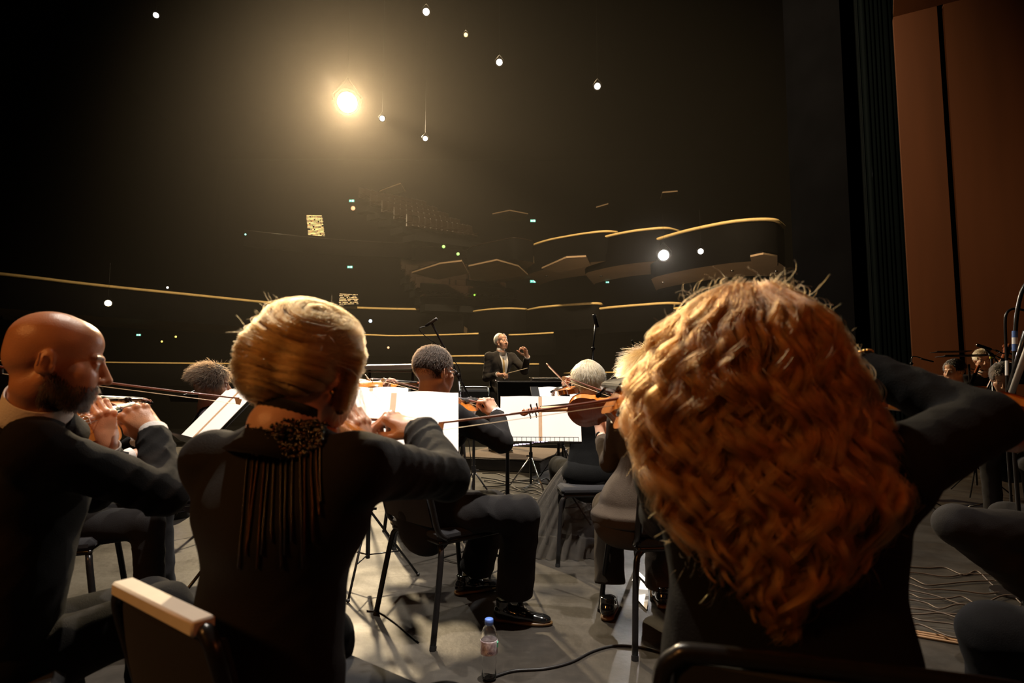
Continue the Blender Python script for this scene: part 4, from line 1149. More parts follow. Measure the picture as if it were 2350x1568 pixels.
def short_hair(fig, T, m, mbase, n=5000, length=.02, seed=1, region=None, radius=.00045, flow=None, puff=.0, curl=0, name='hair', k=5, s=1.0, base=True, shell=.006, lift=.8):
    """a cap of hair: a textured base mesh with strands as its child"""
    region = region or (lambda p: (p[2] > .012 - .55 * (p[1] + .02) * (p[1] < .02) and p[1] < .058 + .25 * (p[2] - .05)) and not (p[1] > -.035 and p[2] < .012) and p[2] > -.07)
    r = np.random.default_rng(seed); pr = fig.t; R3 = np.array(T.to_3x3()); t3 = np.array(T.translation)
    if base:
        # base shell: scalp region lifted a little
        u = np.linspace(0, np.pi, 40); v = np.linspace(0, 2 * np.pi, 73)[:-1]; pts = []; idx = {}
        for i, a in enumerate(u):
            for j, c in enumerate(v):
                d = np.array([math.sin(a) * math.sin(c), math.sin(a) * math.cos(c), math.cos(a)])
                lump = 1 + puff * (.5 + .5 * math.sin(7 * c + 3 * a) * math.sin(9 * a + 2 * c))
                p0 = np.array([d[0] * .077, d[1] * .094 - .016, d[2] * .080 + .038])
                pts.append((p0, p0 + d * (shell + .004) * lump + d * puff * .5 * .02, region(p0)))
        vs = []; F_ = []; mp = {}
        def gv(i, j):
            key = i * 72 + (j % 72)
            if key not in mp: mp[key] = len(vs); vs.append(R3 @ (pts[key][1] * s) + t3)
            return mp[key]
        for i in range(39):
            for j in range(72):
                ks = [(i, j), (i, j + 1), (i + 1, j + 1), (i + 1, j)]
                if all(pts[a_ * 72 + b_ % 72][2] for a_, b_ in ks): F_.append([gv(*q) for q in ks])
        me = mesh_np(np.array(vs), np.array(F_), name)
        sol = link(name, me, mbase, pr, world=True)
        md = sol.modifiers.new('thick', 'SOLIDIFY'); md.thickness = .008 * s; md.offset = -1
    else: sol = pr
    P0 = scalp_pts(T, n, seed, region)
    C = np.zeros((n, k, 3))
    for i, (p, a) in enumerate(P0):
        d = (flow(p, a) if flow else np.array([0, -.5, -.8])) + a * lift + r.normal(size=3) * .18
        d = d - a * min(0, d @ a); d = d / np.linalg.norm(d) + a * .3 * lift
        L = length * (.7 + .6 * r.random()); q = p * s + a * (shell + .004 if base else .003); ph = r.uniform(0, 6); g = np.array([0, -.1, -1.0])
        for j in range(k):
            C[i, j] = R3 @ q + t3
            if curl: d = d + curl * (np.cross(d, a) * math.sin(ph + j * 2.1) + a * .4 * math.cos(ph + j * 2.1))
            d = d / np.linalg.norm(d); q = q + d * L / (k - 1) * s
            if not curl: d = d * .9 + (g * .25 + .0 * a)
            # stay outside the skull
            c0 = np.array([0, -.016, .038]) * s; rr = np.sqrt((((q - c0) / (np.array([.077, .094, .080]) * s + shell + .006)) ** 2).sum())
            if rr < 1.0: q = c0 + (q - c0) / rr
    strands('hair_strands' if base else name, C, radius, m, sol)
    return sol

def eyeglasses(fig, T):
    b = MB(); q = lambda x, y, z: T @ Vector((x, y, z))
    for sx in (-1, 1):
        b.tube([q(sx * (.033 + .024 * math.cos(a)), .104 - .004 * math.cos(a), .0 + .018 * math.sin(a)) for a in [k * math.pi / 10 for k in range(20)]], .0012, 6, closed=True)
        b.tube([q(sx * .057, .100, .006), q(sx * .072, .07, .008), q(sx * .081, .0, .004), q(sx * .080, -.015, -.006)], .0014, 6)
    b.tube([q(-.010, .104, .002), q(0, .108, .006), q(.010, .104, .002)], .0012, 6)
    g = link('eyeglasses', b.mesh('eyeglasses'), M_BLACKMETAL, fig.t, world=True)
    for sx in (-1, 1):
        b = MB(); b.prism([q(sx * (.033 + .0235 * math.cos(a)), .1035 - .004 * math.cos(a), .0175 * math.sin(a)) for a in [k * math.pi / 10 for k in range(20)]], tuple(T.to_3x3() @ Vector((0, .001, 0))))
        link('lens', b.mesh('lens'), M_GLASS, g, world=True)

SK1 = (.56, .26, .135); SK2 = (.70, .42, .29); SK3 = (.60, .34, .23)
H_BROWN = hair_mat('dark_brown_hair', (.018, .009, .0045), (.045, .022, .010), .45)
H_MID = hair_mat('brown_short_hair', (.012, .006, .003), (.035, .018, .009), .5)
H_GREY = hair_mat('grey_blond_hair', (.26, .17, .085), (.44, .31, .17))
H_WHITE = hair_mat('white_hair', (.75, .68, .58), (.85, .8, .72))
H_BLOND = hair_mat('blond_hair', (.22, .075, .018), (.52, .27, .095))
H_RED = hair_mat('copper_red_hair', (.05, .013, .004), (.38, .13, .030))
H_BLACK = hair_mat('black_hair', (.004, .003, .0025), (.012, .008, .006))
B_BROWN = mat('dark_brown_hair_base', (.035, .019, .010), .6, noise=.4, nscale=90, bump=.6, bscale=220, stretch=(1, 1, .2))
B_MID = mat('brown_hair_base', (.018, .010, .006), .6, noise=.4, nscale=90, bump=.6, bscale=220)
B_GREY = mat('grey_blond_hair_base', (.20, .14, .075), .6, noise=.4, nscale=90, bump=.6, bscale=200, stretch=(1, 1, .2))
B_WHITE = mat('white_hair_base', (.68, .60, .50), .6, noise=.2, nscale=90, bump=.5, bscale=200)
B_BLOND = mat('blond_hair_base', (.16, .075, .028), .5, noise=.4, nscale=90, bump=.6, bscale=220, stretch=(1, 1, .15))
B_RED = mat('copper_base_shaded', (.035, .009, .003), .6, noise=.5, nscale=60, bump=.8, bscale=120, stretch=(1, 1, .2))  # darkened so the shade between locks sits in the base colour
B_BLACK = mat('black_hair_base', (.014, .010, .008), .6, noise=.4, nscale=90, bump=.6, bscale=220)

# ================= bald bearded man at the left
def bald_man():
    f = Fig('bald bearded man in a black suit playing the violin, nearest the left edge', (-1.15, 1.4, 0))
    hc = P(132, 826, 1.40); hf = V3(.86, .50, -.20).normalized(); hu = V3(.12, .05, 1)
    nb = P(84, 946, 1.43); fr = V3(.80, .60, 0).normalized(); rt = V3(fr.y, -fr.x, 0)
    sR = nb + rt * .185 + V3(.01, 0, -.075); sL = nb - rt * .185 + V3(0, 0, -.07)
    eR = reach(sR, 378, 1135, .30, True); wR = reach(eR, 352, 992, .235, True)
    wL = P(243, 1024, 1.64); eL = P(215, 1130, 1.70)
    pel = V3(-1.22, 1.38, .52)
    hR = dict(fwd=V3(-.70, .10, .62), up=V3(.25, -.75, .62), side=-1, curl=(75, 60, 25), thumb=(-.012, .004, -.004), s=1.05)
    hL = dict(fwd=V3(-.18, -.05, 1), up=V3(.85, -.45, .2), side=1, curl=(35, 75, 40), s=1.05, thumb=(-.005, 0, -.006))
    T = f.body(hc, hf, hu, nb, sL, sR, eL, wL, eR, wR, pel, SK1, hh=.0026, handL=hL, handR=hR, hs=.99, hargs=dict(beard=(.045, .024, .016), brow=(.14, .07, .04)))
    f.torso('jacket', M_SUIT, nb, sL, sR, eL, wL, eR, wR, pel, trap=-.03, h=.006, rc=.15, rw=.15, rp=.165, wr=.0045, seed=21, hem=pel + V3(.0, 0, -.06), arm=(.058, .050, .050, .040), sh=.058, necko=.066)
    f.shirt(eL, wL, eR, wR, r=.0365, ch=.052, cr=1.17)
    f.collar(M_SUIT, r=.080, h=.004, dz=-.014)
    kR = P(375, 1400, 1.62); kL = P(345, 1385, 1.78)
    f.legs(M_SUIT, pel, pel - rt * .09 + V3(0, 0, -.05), kL, V3(kL.x + .02, kL.y, .06), pel + rt * .09 + V3(0, 0, -.05), kR, V3(kR.x, kR.y + .02, .06), seed=22)
    f.shoes([(V3(kR.x, kR.y, .0), V3(kR.x + .2, kR.y + .12, .004)), (V3(kL.x, kL.y, 0), V3(kL.x + .2, kL.y + .12, .004))])
    # beard strands
    R3 = np.array(T.to_3x3()); t3 = np.array(T.translation); r = np.random.default_rng(5)
    bv = BVHTree.FromPolygons([v.co for v in f.body_o.data.vertices], [p.vertices for p in f.body_o.data.polygons]); n = 5200; C = []
    while len(C) < n:
        p = np.array([r.uniform(-.075, .075), r.uniform(-.005, .11), r.uniform(-.125, -.03)])
        line = -.030 - .6 * max(0, p[1] - .015) if p[1] < .06 else -.050
        if p[2] > line: continue
        if p[1] > .07 and p[2] > -.048: continue
        if abs(p[0]) < .02 and -.076 < p[2] < -.056 and p[1] > .075: continue
        w = T @ Vector(p); loc, nr, ix, ds = bv.find_nearest(w, .03)
        if loc is None: continue
        L = T.inverted() @ loc
        if L.z < -.117: continue
        g = np.array(nr) * .45 + R3 @ np.array([0, .15, -.75]) + r.normal(size=3) * .16; g /= np.linalg.norm(g); ln = r.uniform(.006, .013)
        q = np.array(loc); C.append([q - np.array(nr) * .0005, q + g * ln * .4, q + (g * .9 + R3 @ np.array([0, 0, -.2])) * ln])
    strands('beard', np.array(C), .00032, H_BLACK, f.t)
    # violin pointing away from the chin, bow across it
    violin('amber violin under the chin of the bald bearded man', P(166, 988, 1.58), P(292, 944, 1.88) - P(166, 988, 1.58), V3(.55, -.80, .22))
    fg = P(345, 962, wR.y + .04); tip = reach(fg, 150, 878, .73, True)
    bow('violin bow in the right hand of the bald bearded man', fg, tip, V3(-.1, .2, -1))
    return f
bald_man()

# ================= blonde woman in the foreground
def blonde():
    f = Fig('blonde woman with swept-up hair and beaded black blazer, bowing a violin, back turned', (-.42, 1.1, 0))
    hc = P(716, 850, 1.13); hf = V3(.52, .84, -.16).normalized(); hu = V3(.06, .06, 1)
    nb = P(650, 984, 1.08); rt = V3(.93, -.36, 0).normalized()
    sR = nb + rt * .17 + V3(0, 0, -.06); sL = nb - rt * .17 + V3(0, 0, -.065)
    eR = reach(sR, 1022, 1095, .30, True); wR = reach(eR, 962, 985, .225, True)
    wL = P(838, 1045, 1.42); eL = V3(-.50, 1.42, .86)
    pel = V3(-.45, 1.06, .54)
    hR = dict(fwd=V3(-.75, .1, .30), up=V3(.25, -.25, .95), side=-1, curl=(60, 55, 25), thumb=(-.010, .004, -.004), s=.98)
    hL = dict(fwd=V3(-.25, .1, 1), up=V3(.85, -.55, .1), side=1, curl=(30, 60, 45), s=.95)
    T = f.body(hc, hf, hu, nb, sL, sR, eL, wL, eR, wR, pel, SK2, hh=.0032, handL=hL, handR=hR, hs=.94, hargs=dict(female=True))
    f.torso('blazer', M_JKT, nb, sL, sR, eL, wL, eR, wR, pel, h=.0058, rc=.138, rw=.128, rp=.150, wr=.0042, seed=31, hem=pel + V3(0, 0, -.10), arm=(.054, .047, .050, .043), sh=.052, necko=.050, flare=.15, front=1.25)
    f.collar(M_JKT, r=.060, h=.050, name='blazer_collar', dz=-.004)
    kR = V3(-.135, 1.20, .44); kL = V3(-.47, 1.46, .50)
    f.legs(M_SUITB, pel, pel - rt * .08 + V3(0, 0, -.06), kL, V3(-.46, 1.50, .08), pel + rt * .09 + V3(0, 0, -.06), kR, V3(-.11, 1.24, .08), seed=33, r=(.095, .072, .064, .05))
    f.shoes([(V3(-.11, 1.24, 0), V3(-.02, 1.42, .004)), (V3(-.46, 1.50, 0), V3(-.38, 1.68, .004))])
    # swept-up hair: a solid form with long strands laid over it
    hb = Blob(8); hb.T = T.copy()
    hb.ell((0, -.020, .042), (.086, .102, .082), .02); hb.ell((-.026, -.070, .008), (.068, .066, .064), .03); hb.ell((-.026, -.058, -.034), (.058, .056, .046), .03)
    hb.ell((.0, .010, .060), (.072, .080, .064), .02); hb.cap((.074, .03, .03), (.076, .02, -.075), .020, .010, .02); hb.ell((-.02, -.03, .082), (.055, .065, .045), .02)
    hb.ell((.055, -.055, -.005), (.045, .045, .05), .02)
    hb.cut((0, .085, 0), (0, 1, 0), .14)
    hair = blob_obj('hair', [(hb, .004)], B_BLOND, f.t, smooth=3)
    me = hair.data; bv = BVHTree.FromPolygons([v.co for v in me.vertices], [p.vertices for p in me.polygons])
    R3 = T.to_3x3(); r = random.Random(4); C = []; K = 22
    vs = [T.inverted() @ v.co for v in me.vertices]
    axes = {}
    def sim(q, K, L, lift, ph, wob):
        pts = []
        for j in range(K):
            loc, nr, ix, ds = bv.find_nearest(q)
            if loc is None: break
            lc = T.inverted() @ loc
            # sweep around a slanted axis: from the front-left top, round the crown and down to the right ear
            up_w = min(1, max(0, (lc.z + .02) / .12))
            A = R3 @ V3(.05 + .50 * up_w + .10 * math.sin(lc.x * 40), .15 - .45 * up_w, 1.0 - .25 * up_w)
            d = nr.cross(A)
            if d.length < 1e-4: break
            d.normalize(); d = (d + R3 @ V3(0, 0, .18 * math.sin(ph + j * .35) * wob)).normalized()
            pts.append(loc + nr * lift)
            q = loc + d * (L / K)
        return pts
    nclump = 460; CL = []
    for c in range(nclump):
        v0 = me.vertices[r.randrange(len(me.vertices))].co
        base = Vector(v0); ph = r.uniform(0, 6); L = r.uniform(.10, .20); lf = r.uniform(.0005, .006)
        g = sim(base, K, L, lf, ph, r.uniform(.2, .9))
        if len(g) < K: continue
        clv = r.random()
        for s_ in range(26):
            CL.append(clv)
            o = Vector((r.gauss(0, 1), r.gauss(0, 1), r.gauss(0, 1))) * .0034
            C.append([g[j] + o * (.35 + .65 * math.sin(math.pi * min(1, .12 + j / K))) + Vector((r.gauss(0, .0003),) * 3) for j in range(K)])
    strands('hair_strands', np.array([[tuple(p) for p in c] for c in C]), .00028, H_BLOND, hair, clump=CL)
    # loose wisps
    C = []
    for c in range(170):
        a = r.uniform(-2.6, .4) if c < 110 else r.uniform(-.2, 1.0)
        p = T @ V3(.085 * math.sin(a) * -1, -.06 + .09 * math.cos(a) * -.6, r.uniform(.0, .13)) if c < 110 else T @ V3(.076 + r.gauss(0, .006), .045 + r.gauss(0, .02), -.01 + r.gauss(0, .02))
        loc, nr, ix, ds = bv.find_nearest(p)
        d = (nr * (1.0 if c < 110 else .1) + Vector((r.gauss(0, .5), r.gauss(0, .4), r.gauss(.1, .4) if c < 110 else -1.3))).normalized(); L = r.uniform(.02, .05) if c < 110 else r.uniform(.08, .15); q = loc; g = []
        for j in range(10):
            g.append(tuple(q)); q = q + d * L / 9; d = (d + Vector((r.gauss(0, .12), r.gauss(0, .12), -.05))).normalized()
        C.append(g)
    strands('loose_hair', np.array(C), .00022, H_BLOND, hair)
    b = MB(); e = T @ V3(.079, -.010, -.044); b.sph(e, .0045, 8); link('earring', b.mesh('earring'), M_BRASS, f.t, world=True)
    # beaded yoke with hanging fringe on the back of the blazer
    jm = f.jacket.data; jb = BVHTree.FromPolygons([v.co for v in jm.vertices], [p.vertices for p in jm.polygons])
    def hit(px, py):
        o = V3(0, 0, CAMZ); d = (P(px, py, 1) - o).normalized(); h_ = jb.ray_cast(o + d * .3, d)
        return (h_[0], h_[1]) if h_[0] is not None else (None, None)
    M_BEAD = mat('black_glass_beads', (.02, .016, .014), .12, coat=.8, noise=.6, nscale=150, metal=.3)
    M_BEADG = mat('bronze_glass_beads', (.07, .035, .015), .2, metal=.6, noise=.6, nscale=150)
    b = MB(); b2 = MB(); r = random.Random(12)
    for i in range(620):
        u = r.uniform(-1, 1); v = r.uniform(-1, 1)
        px = 662 + u * 84; py = 1012 + v * 42 * (1 - .45 * u * u) - 16 * u * u * .5
        loc, nr = hit(px, py)
        if loc is None: continue
        (b if r.random() < .8 else b2).sph(loc + nr * r.uniform(.004, .010), r.uniform(.0022, .0042), 3)
    y = link('beaded_yoke', b.mesh('beaded_yoke'), M_BEAD, f.t, world=True); y['kind'] = 'stuff'; link('bronze_beads', b2.mesh('bronze_beads'), M_BEADG, y, world=True)
    xs = [576, 588, 600, 611, 622, 634, 646, 660, 674, 690, 703, 716, 727, 738]
    for i, x0 in enumerate(xs):
        tp = []; b = MB(); y0 = 1038 if 1 < i < 12 else 1020; y1 = 1300 - 30 * (i % 3) - (120 if i > 11 else 0); x1 = x0 + (x0 - 660) * .10 - 4 + 5 * math.sin(i * 2.3); n = 64
        for k in range(n):
            v = k / (n - 1); loc, nr = hit(x0 + (x1 - x0) * v ** .6 - 14 * v * (i < 5), y0 + (y1 - y0) * v)
            if loc is None: continue
            b.sph(loc + nr * .003, (.0020, .0020, .0027), 3); tp.append(loc + nr * .003)
        if len(tp) > 1: b.tube(tp, .0008, 4)
        if b.v: link('bead_strand', b.mesh('bead_strand'), M_BEADG if i in (1, 2, 3, 10, 11, 12) else M_BEAD, f.t, world=True)
    violin('dark amber violin held by the blonde woman, mostly behind her head', P(742, 985, 1.28), P(800, 975, 1.62) - P(742, 985, 1.28), V3(.35, -.2, .9))
    fg = P(905, 966, wR.y + .03); tip = reach(fg, 610, 935, .73, True)
    bow('violin bow gripped by the blonde woman in front of the white sheets', fg, tip, V3(0, .2, -1))
blonde()

# ================= red-haired woman in the foreground
def redhead():
    f = Fig('woman with long curly copper-red hair and black knit top, right elbow raised, back turned', (.42, .95, 0))
    hc = P(1738, 832, 1.0); hf = V3(-.30, .93, -.12).normalized(); hu = V3(-.03, .06, 1)
    nb = V3(.425, .97, 1.045)
    sR = V3(.605, .93, .985); sL = V3(.275, .97, .975)
    eR = P(2258, 968, 1.0); wR = reach(eR, 1960, 838, .245, True)
    eL = V3(.32, 1.20, .86); wL = V3(.36, 1.43, 1.0)
    pel = V3(.42, .90, .52)
    hR = dict(fwd=V3(-.85, .35, .05), up=V3(.2, -.3, .9), side=-1, curl=(50, 50, 25), s=.95)
    hL = dict(fwd=V3(-.4, .25, .8), up=V3(-.6, -.6, .1), side=1, curl=(30, 60, 45), s=.95)
    T = f.body(hc, hf, hu, nb, sL, sR, eL, wL, eR, wR, pel, SK2, hh=.004, handL=hL, handR=hR, hs=.95, hargs=dict(female=True))
    f.torso('knit_top', M_KNIT, nb, sL, sR, eL, wL, eR, wR, pel, h=.006, rc=.172, rw=.182, rp=.186, wr=.0022, seed=41, hem=pel + V3(0, 0, -.08), arm=(.062, .052, .050, .036), sh=.058, necko=.06, front=1.7)
    kR = V3(.60, 1.30, .52); kL = V3(.42, 1.32, .52); rt = V3(1, 0, 0)
    f.legs(M_SUITB, pel, pel - rt * .08 + V3(0, 0, -.06), kL, V3(.44, 1.36, .08), pel + rt * .08 + V3(0, 0, -.06), kR, V3(.56, 1.40, .08), seed=42)
    f.shoes([(V3(.44, 1.36, 0), V3(.42, 1.55, .004)), (V3(.56, 1.40, 0), V3(.58, 1.6, .004))])
    # gold bracelet on the wrist
    d = (wR - eR).normalized(); q = d.to_track_quat('Z', 'Y').to_matrix(); c = wR - d * .012
    b = MB()
    for k in range(30):
        a = 2 * math.pi * k / 30; b.sph(c + q @ V3(.040 * math.cos(a), .040 * math.sin(a), .004 * math.sin(3 * a)), (.0046, .0046, .0036), 4)
    link('bracelet', b.mesh('bracelet'), M_BRASS, f.t, world=True)
    # hair: a full, falling form (rings per height) carrying wavy locks
    px_rows = [(650, 1690, 1790), (675, 1625, 1835), (700, 1590, 1866), (750, 1545, 1905), (800, 1512, 1930), (850, 1490, 1948), (900, 1470, 1968), (950, 1462, 1985), (1000, 1466, 2003), (1040, 1475, 2022), (1080, 1484, 2034), (1120, 1492, 2030), (1160, 1503, 2004), (1200, 1535, 1965), (1240, 1556, 1922), (1280, 1578, 1870), (1310, 1602, 1815), (1335, 1630, 1765)]
    Z = []; CX = []; A = []
    for (py, xl, xr) in px_rows:
        d = .97; a_, b_ = P(xl, py, d), P(xr, py, d); Z.append(a_.z); CX.append((a_.x + b_.x) / 2); A.append((b_.x - a_.x) / 2)
    Z = np.array(Z)[::-1]; CX = np.array(CX)[::-1]; A = np.array(A)[::-1]
    def ring(z):
        cx = np.interp(z, Z, CX); a = np.interp(z, Z, A)
        bk = np.interp(z, [.74, .85, .95, 1.05, 1.15, 1.25, 1.31], [.07, .12, .14, .145, .15, .125, .03])      # how far it bulges to the back
        cy = np.interp(z, [.74, .95, 1.05, 1.15, 1.31], [.90, .955, .985, 1.0, 1.0])
        return cx, cy, a, bk
    rows = []
    zs = np.linspace(Z[-1] - .006, .84, 30)
    vv = []; ff = []; nA = 48
    for i, z in enumerate(zs):
        cx, cy, a, bk = ring(z)
        for k in range(nA):
            t = 2 * math.pi * k / nA; sh = .80 if z < 1.28 else .6
            vv.append((cx + a * sh * math.cos(t), cy + (bk * sh if math.sin(t) < 0 else .115 * min(1, a / .15)) * math.sin(t), z - .008))
    for i in range(len(zs) - 1):
        for k in range(nA): ff.append((i * nA + k, i * nA + (k + 1) % nA, (i + 1) * nA + (k + 1) % nA, (i + 1) * nA + k))
    n0 = len(vv)
    me = bpy.data.meshes.new('hair'); me.from_pydata(vv, [], ff + [tuple(range(nA)), tuple(reversed(range(n0 - nA, n0)))]); me.update()
    hair = link('hair', me, B_RED, f.t, world=True)
    r = np.random.default_rng(8); K = 46; C = []; ztop = Z[-1]
    nl = 250; CL = []
    for c in range(nl):
        u = r.random()
        th = math.pi * 1.5 + r.uniform(-1.75, 1.75)                 # back half and sides
        lay = r.uniform(.76, .96)
        z0 = ztop - r.random() ** 1.6 * .16
        # hair ends: long in the middle, shorter to the sides
        side = math.cos(th)
        zend = np.interp(abs(side + .12), [0, .35, .6, 1.0], [.76, .79, .84, .90]) + r.uniform(-.03, .20) * (r.random() < .75)
        zend = min(zend, z0 - .12)
        f1 = 70 + 10 * math.sin(th * 2) + r.normal() * 3; amp = r.uniform(.008, .017); p1 = 1.9 * math.sin(th * 2.3 + 1) + 1.1 * math.sin(th * 6.1) + r.normal() * .55 + (r.uniform(0, 6) if r.random() < .2 else 0); p2 = p1 + r.normal() * .4; tw = r.uniform(-.09, .09)
        path = []; nr = []
        for j in range(K):
            v = j / (K - 1); z = z0 + (zend - z0) * v
            cx, cy, a, bk = ring(z); lz = lay * (1 if v > .15 else .88 + .8 * v)
            th2 = th + tw * v; g = min(1, v * 2.2 + .10)
            ca, sa = math.cos(th2), math.sin(th2)
            outn = np.array([ca, sa, 0]); tan = np.array([-sa, ca, 0])
            p = np.array([cx + a * lz * ca, cy + (bk if sa < 0 else .12) * lz * sa, z])
            ph = f1 * (ztop - z)
            p = p + tan * amp * g * math.sin(ph + p1) + outn * amp * .8 * g * math.cos(ph * .93 + p2) + np.array([0, 0, amp * .5 * g * math.sin(ph * 1.1 + p2)])
            path.append(p)
        path = np.array(path); ns = 48 if lay > .9 else 30; rad = r.uniform(.006, .0105)
        v = np.linspace(0, 1, K); prof = rad * (.45 + .75 * np.sin(np.pi * np.clip(v * .85 + .12, 0, 1)))
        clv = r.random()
        for s_ in range(ns):
            CL.append(clv)
            o = r.normal(size=3) * r.uniform(.45, 1.1); cut = int(K)
            st = path + o[None, :] * prof[:, None] + (np.sin(v * r.uniform(8, 22) + r.uniform(0, 6)) * .0012 * r.random())[:, None] * r.normal(size=3)[None, :]
            C.append(st)
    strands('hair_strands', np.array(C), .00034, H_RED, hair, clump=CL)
    # the big loose ringlets lying on top
    C = []; CL = []
    for c in range(260):
        th = math.pi * 1.5 + r.uniform(-1.7, 1.7); z0 = ztop - .02 - r.random() ** 1.2 * .26; side = math.cos(th)
        zend = max(z0 - r.uniform(.16, .34), np.interp(abs(side + .12), [0, .35, .6, 1.0], [.75, .78, .83, .88]) + r.uniform(-.025, .04))
        f1 = 70 + 10 * math.sin(th * 2) + r.normal() * 3; amp = r.uniform(.010, .022); p1 = 1.9 * math.sin(th * 2.3 + 1) + 1.1 * math.sin(th * 6.1) + r.normal() * .6 + (r.uniform(0, 6) if r.random() < .15 else 0); tw = r.uniform(-.07, .07); sg = r.choice([-1, 1]); lay = r.uniform(.97, 1.07); path = []
        for j in range(K):
            v = j / (K - 1); z = z0 + (zend - z0) * v; cx, cy, a, bk = ring(z); th2 = th + tw * v; ca, sa = math.cos(th2), math.sin(th2); g = min(1, v * 3) * (1 - .35 * v)
            l2 = lay * (.93 + .07 * min(1, v * 3)); ph = f1 * (ztop - z)
            path.append(np.array([cx + a * l2 * ca, cy + (bk if sa < 0 else .12) * l2 * sa, z]) + np.array([-sa, ca, 0]) * amp * g * math.sin(ph + p1) + np.array([ca, sa, 0]) * amp * .75 * g * math.cos(ph + p1) * sg)
        path = np.array(path); v = np.linspace(0, 1, K); rad = r.uniform(.005, .0095); prof = rad * (.30 + .85 * np.sin(np.pi * np.clip(v * .8 + .1, 0, 1))) * (1 - .55 * v ** 3); clv = r.uniform(.2, 1.0)  # outer locks skip the darkest tones, putting inner shade into the colour
        for s_ in range(62):
            o = r.normal(size=3) * .55; CL.append(clv); C.append(path + o[None, :] * prof[:, None])
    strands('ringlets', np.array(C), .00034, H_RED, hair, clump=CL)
    # frizz: fine separate hairs at the outline
    C = []
    for c in range(2600):
        th = r.uniform(0, 2 * math.pi) if r.random() < .3 else (math.pi + r.normal() * .5 if r.random() < .5 else r.normal() * .5)
        z = r.uniform(.82, ztop + .004); cx, cy, a, bk = ring(z); q = np.array([cx + a * .96 * math.cos(th), cy + (bk if math.sin(th) < 0 else .11) * .96 * math.sin(th), z])
        d = np.array([math.cos(th), math.sin(th), r.normal() * .6 + (.8 if z > 1.26 else -.2)]); g = []; L = r.uniform(.02, .06); ax = r.normal(size=3); ax /= np.linalg.norm(ax)
        for j in range(12):
            g.append(q.copy()); d = d / np.linalg.norm(d); q = q + d * L / 11; d = d + np.cross(ax, d) * .38 + r.normal(size=3) * .05 + np.array([0, 0, -.04])
        C.append(g)
    strands('frizzy_hair', np.array(C), .00020, H_RED, hair)
    violin('bright amber violin of the red-haired woman, peeking out beside her curls', P(1470, 912, 1.36), P(1382, 892, 1.80) - P(1470, 912, 1.36), V3(-.35, -.85, .35))
    tip = P(1003, 972, 1.52); fr = tip + (P(1700, 868, 1.33) - tip).normalized() * .74
    bow('long dark violin bow crossing in front of the middle music stand', fr, tip, V3(0, 0, -1))
redhead()

# ================= man with glasses in the centre
def centre_man():
    f = Fig('man with glasses and short brown hair in a dark suit, seated in the centre', (-.38, 2.82, 0))
    hc = P(997, 852, 2.80); hf = V3(.60, .80, -.10).normalized(); hu = V3(0, 0, 1)
    nb = P(985, 925, 2.79); rt = V3(.68, -.73, 0).normalized()
    sR = nb + rt * .19 + V3(0, 0, -.055); sL = nb - rt * .19 + V3(0, 0, -.055)
    eR = reach(sR, 1152, 1015, .31, True); wR = reach(eR, 1140, 950, .235, True)
    wL = P(1082, 965, 3.12); eL = V3(-.30, 3.10, .86)
    pel = V3(-.42, 2.82, .58)
    hR = dict(fwd=V3(-.5, .15, .75), up=V3(.35, -.6, .6), side=-1, curl=(60, 55, 30), thumb=(-.01, 0, -.004))
    hL = dict(fwd=V3(-.45, -.05, 1), up=V3(.75, -.5, .3), side=1, curl=(35, 65, 40))
    T = f.body(hc, hf, hu, nb, sL, sR, eL, wL, eR, wR, pel, SK3, hh=.004, handL=hL, handR=hR)
    f.torso('jacket', M_SUITB, nb, sL, sR, eL, wL, eR, wR, pel, h=.0075, rc=.145, rw=.145, rp=.15, wr=.004, seed=51, hem=pel + V3(0, 0, -.10), arm=(.056, .050, .050, .041), sh=.056, necko=.064)
    f.shirt(eL, wL, eR, wR, r=.036)
    f.collar(M_SUITB, r=.072, h=.020)
    kR = P(1196, 1180, 2.78); aR = P(1180, 1352, 2.84); aR.z = .13
    kL = P(1130, 1165, 3.12); aL = P(1092, 1290, 3.2); aL.z = .13
    f.legs(M_SUITB, pel, pel - rt * .09 + V3(0, 0, -.04), kL, aL, pel + rt * .09 + V3(0, 0, -.04), kR, aR, seed=52, r=(.096, .080, .086, .090), wr=.006)
    f.shoes([(V3(aR.x - .03, aR.y, 0), V3(aR.x + .2, aR.y - .05, .004)), (V3(aL.x - .05, aL.y + .02, 0), V3(aL.x + .13, aL.y + .12, .004))])
    short_hair(f, T, H_MID, B_MID, 6500, .012, 3, radius=.0005, region=lambda p: p[2] > -.060 and (p[1] < .058 + .3 * (p[2] - .06)) and not (p[1] > .022 and p[2] < .03) and not (p[1] > -.022 and p[2] < .006), shell=.004)
    eyeglasses(f, T)
    violin('violin under the chin of the man with glasses', P(1046, 938, 2.96), P(1090, 925, 3.28) - P(1046, 938, 2.96), V3(.4, -.2, .9))
    fg = P(1128, 930, wR.y + .02); tip = reach(fg, 878, 868, .73, True)
    bow('violin bow in the hand of the man with glasses, its tip left of his head', fg, tip, V3(-.1, 0, -1))
centre_man()

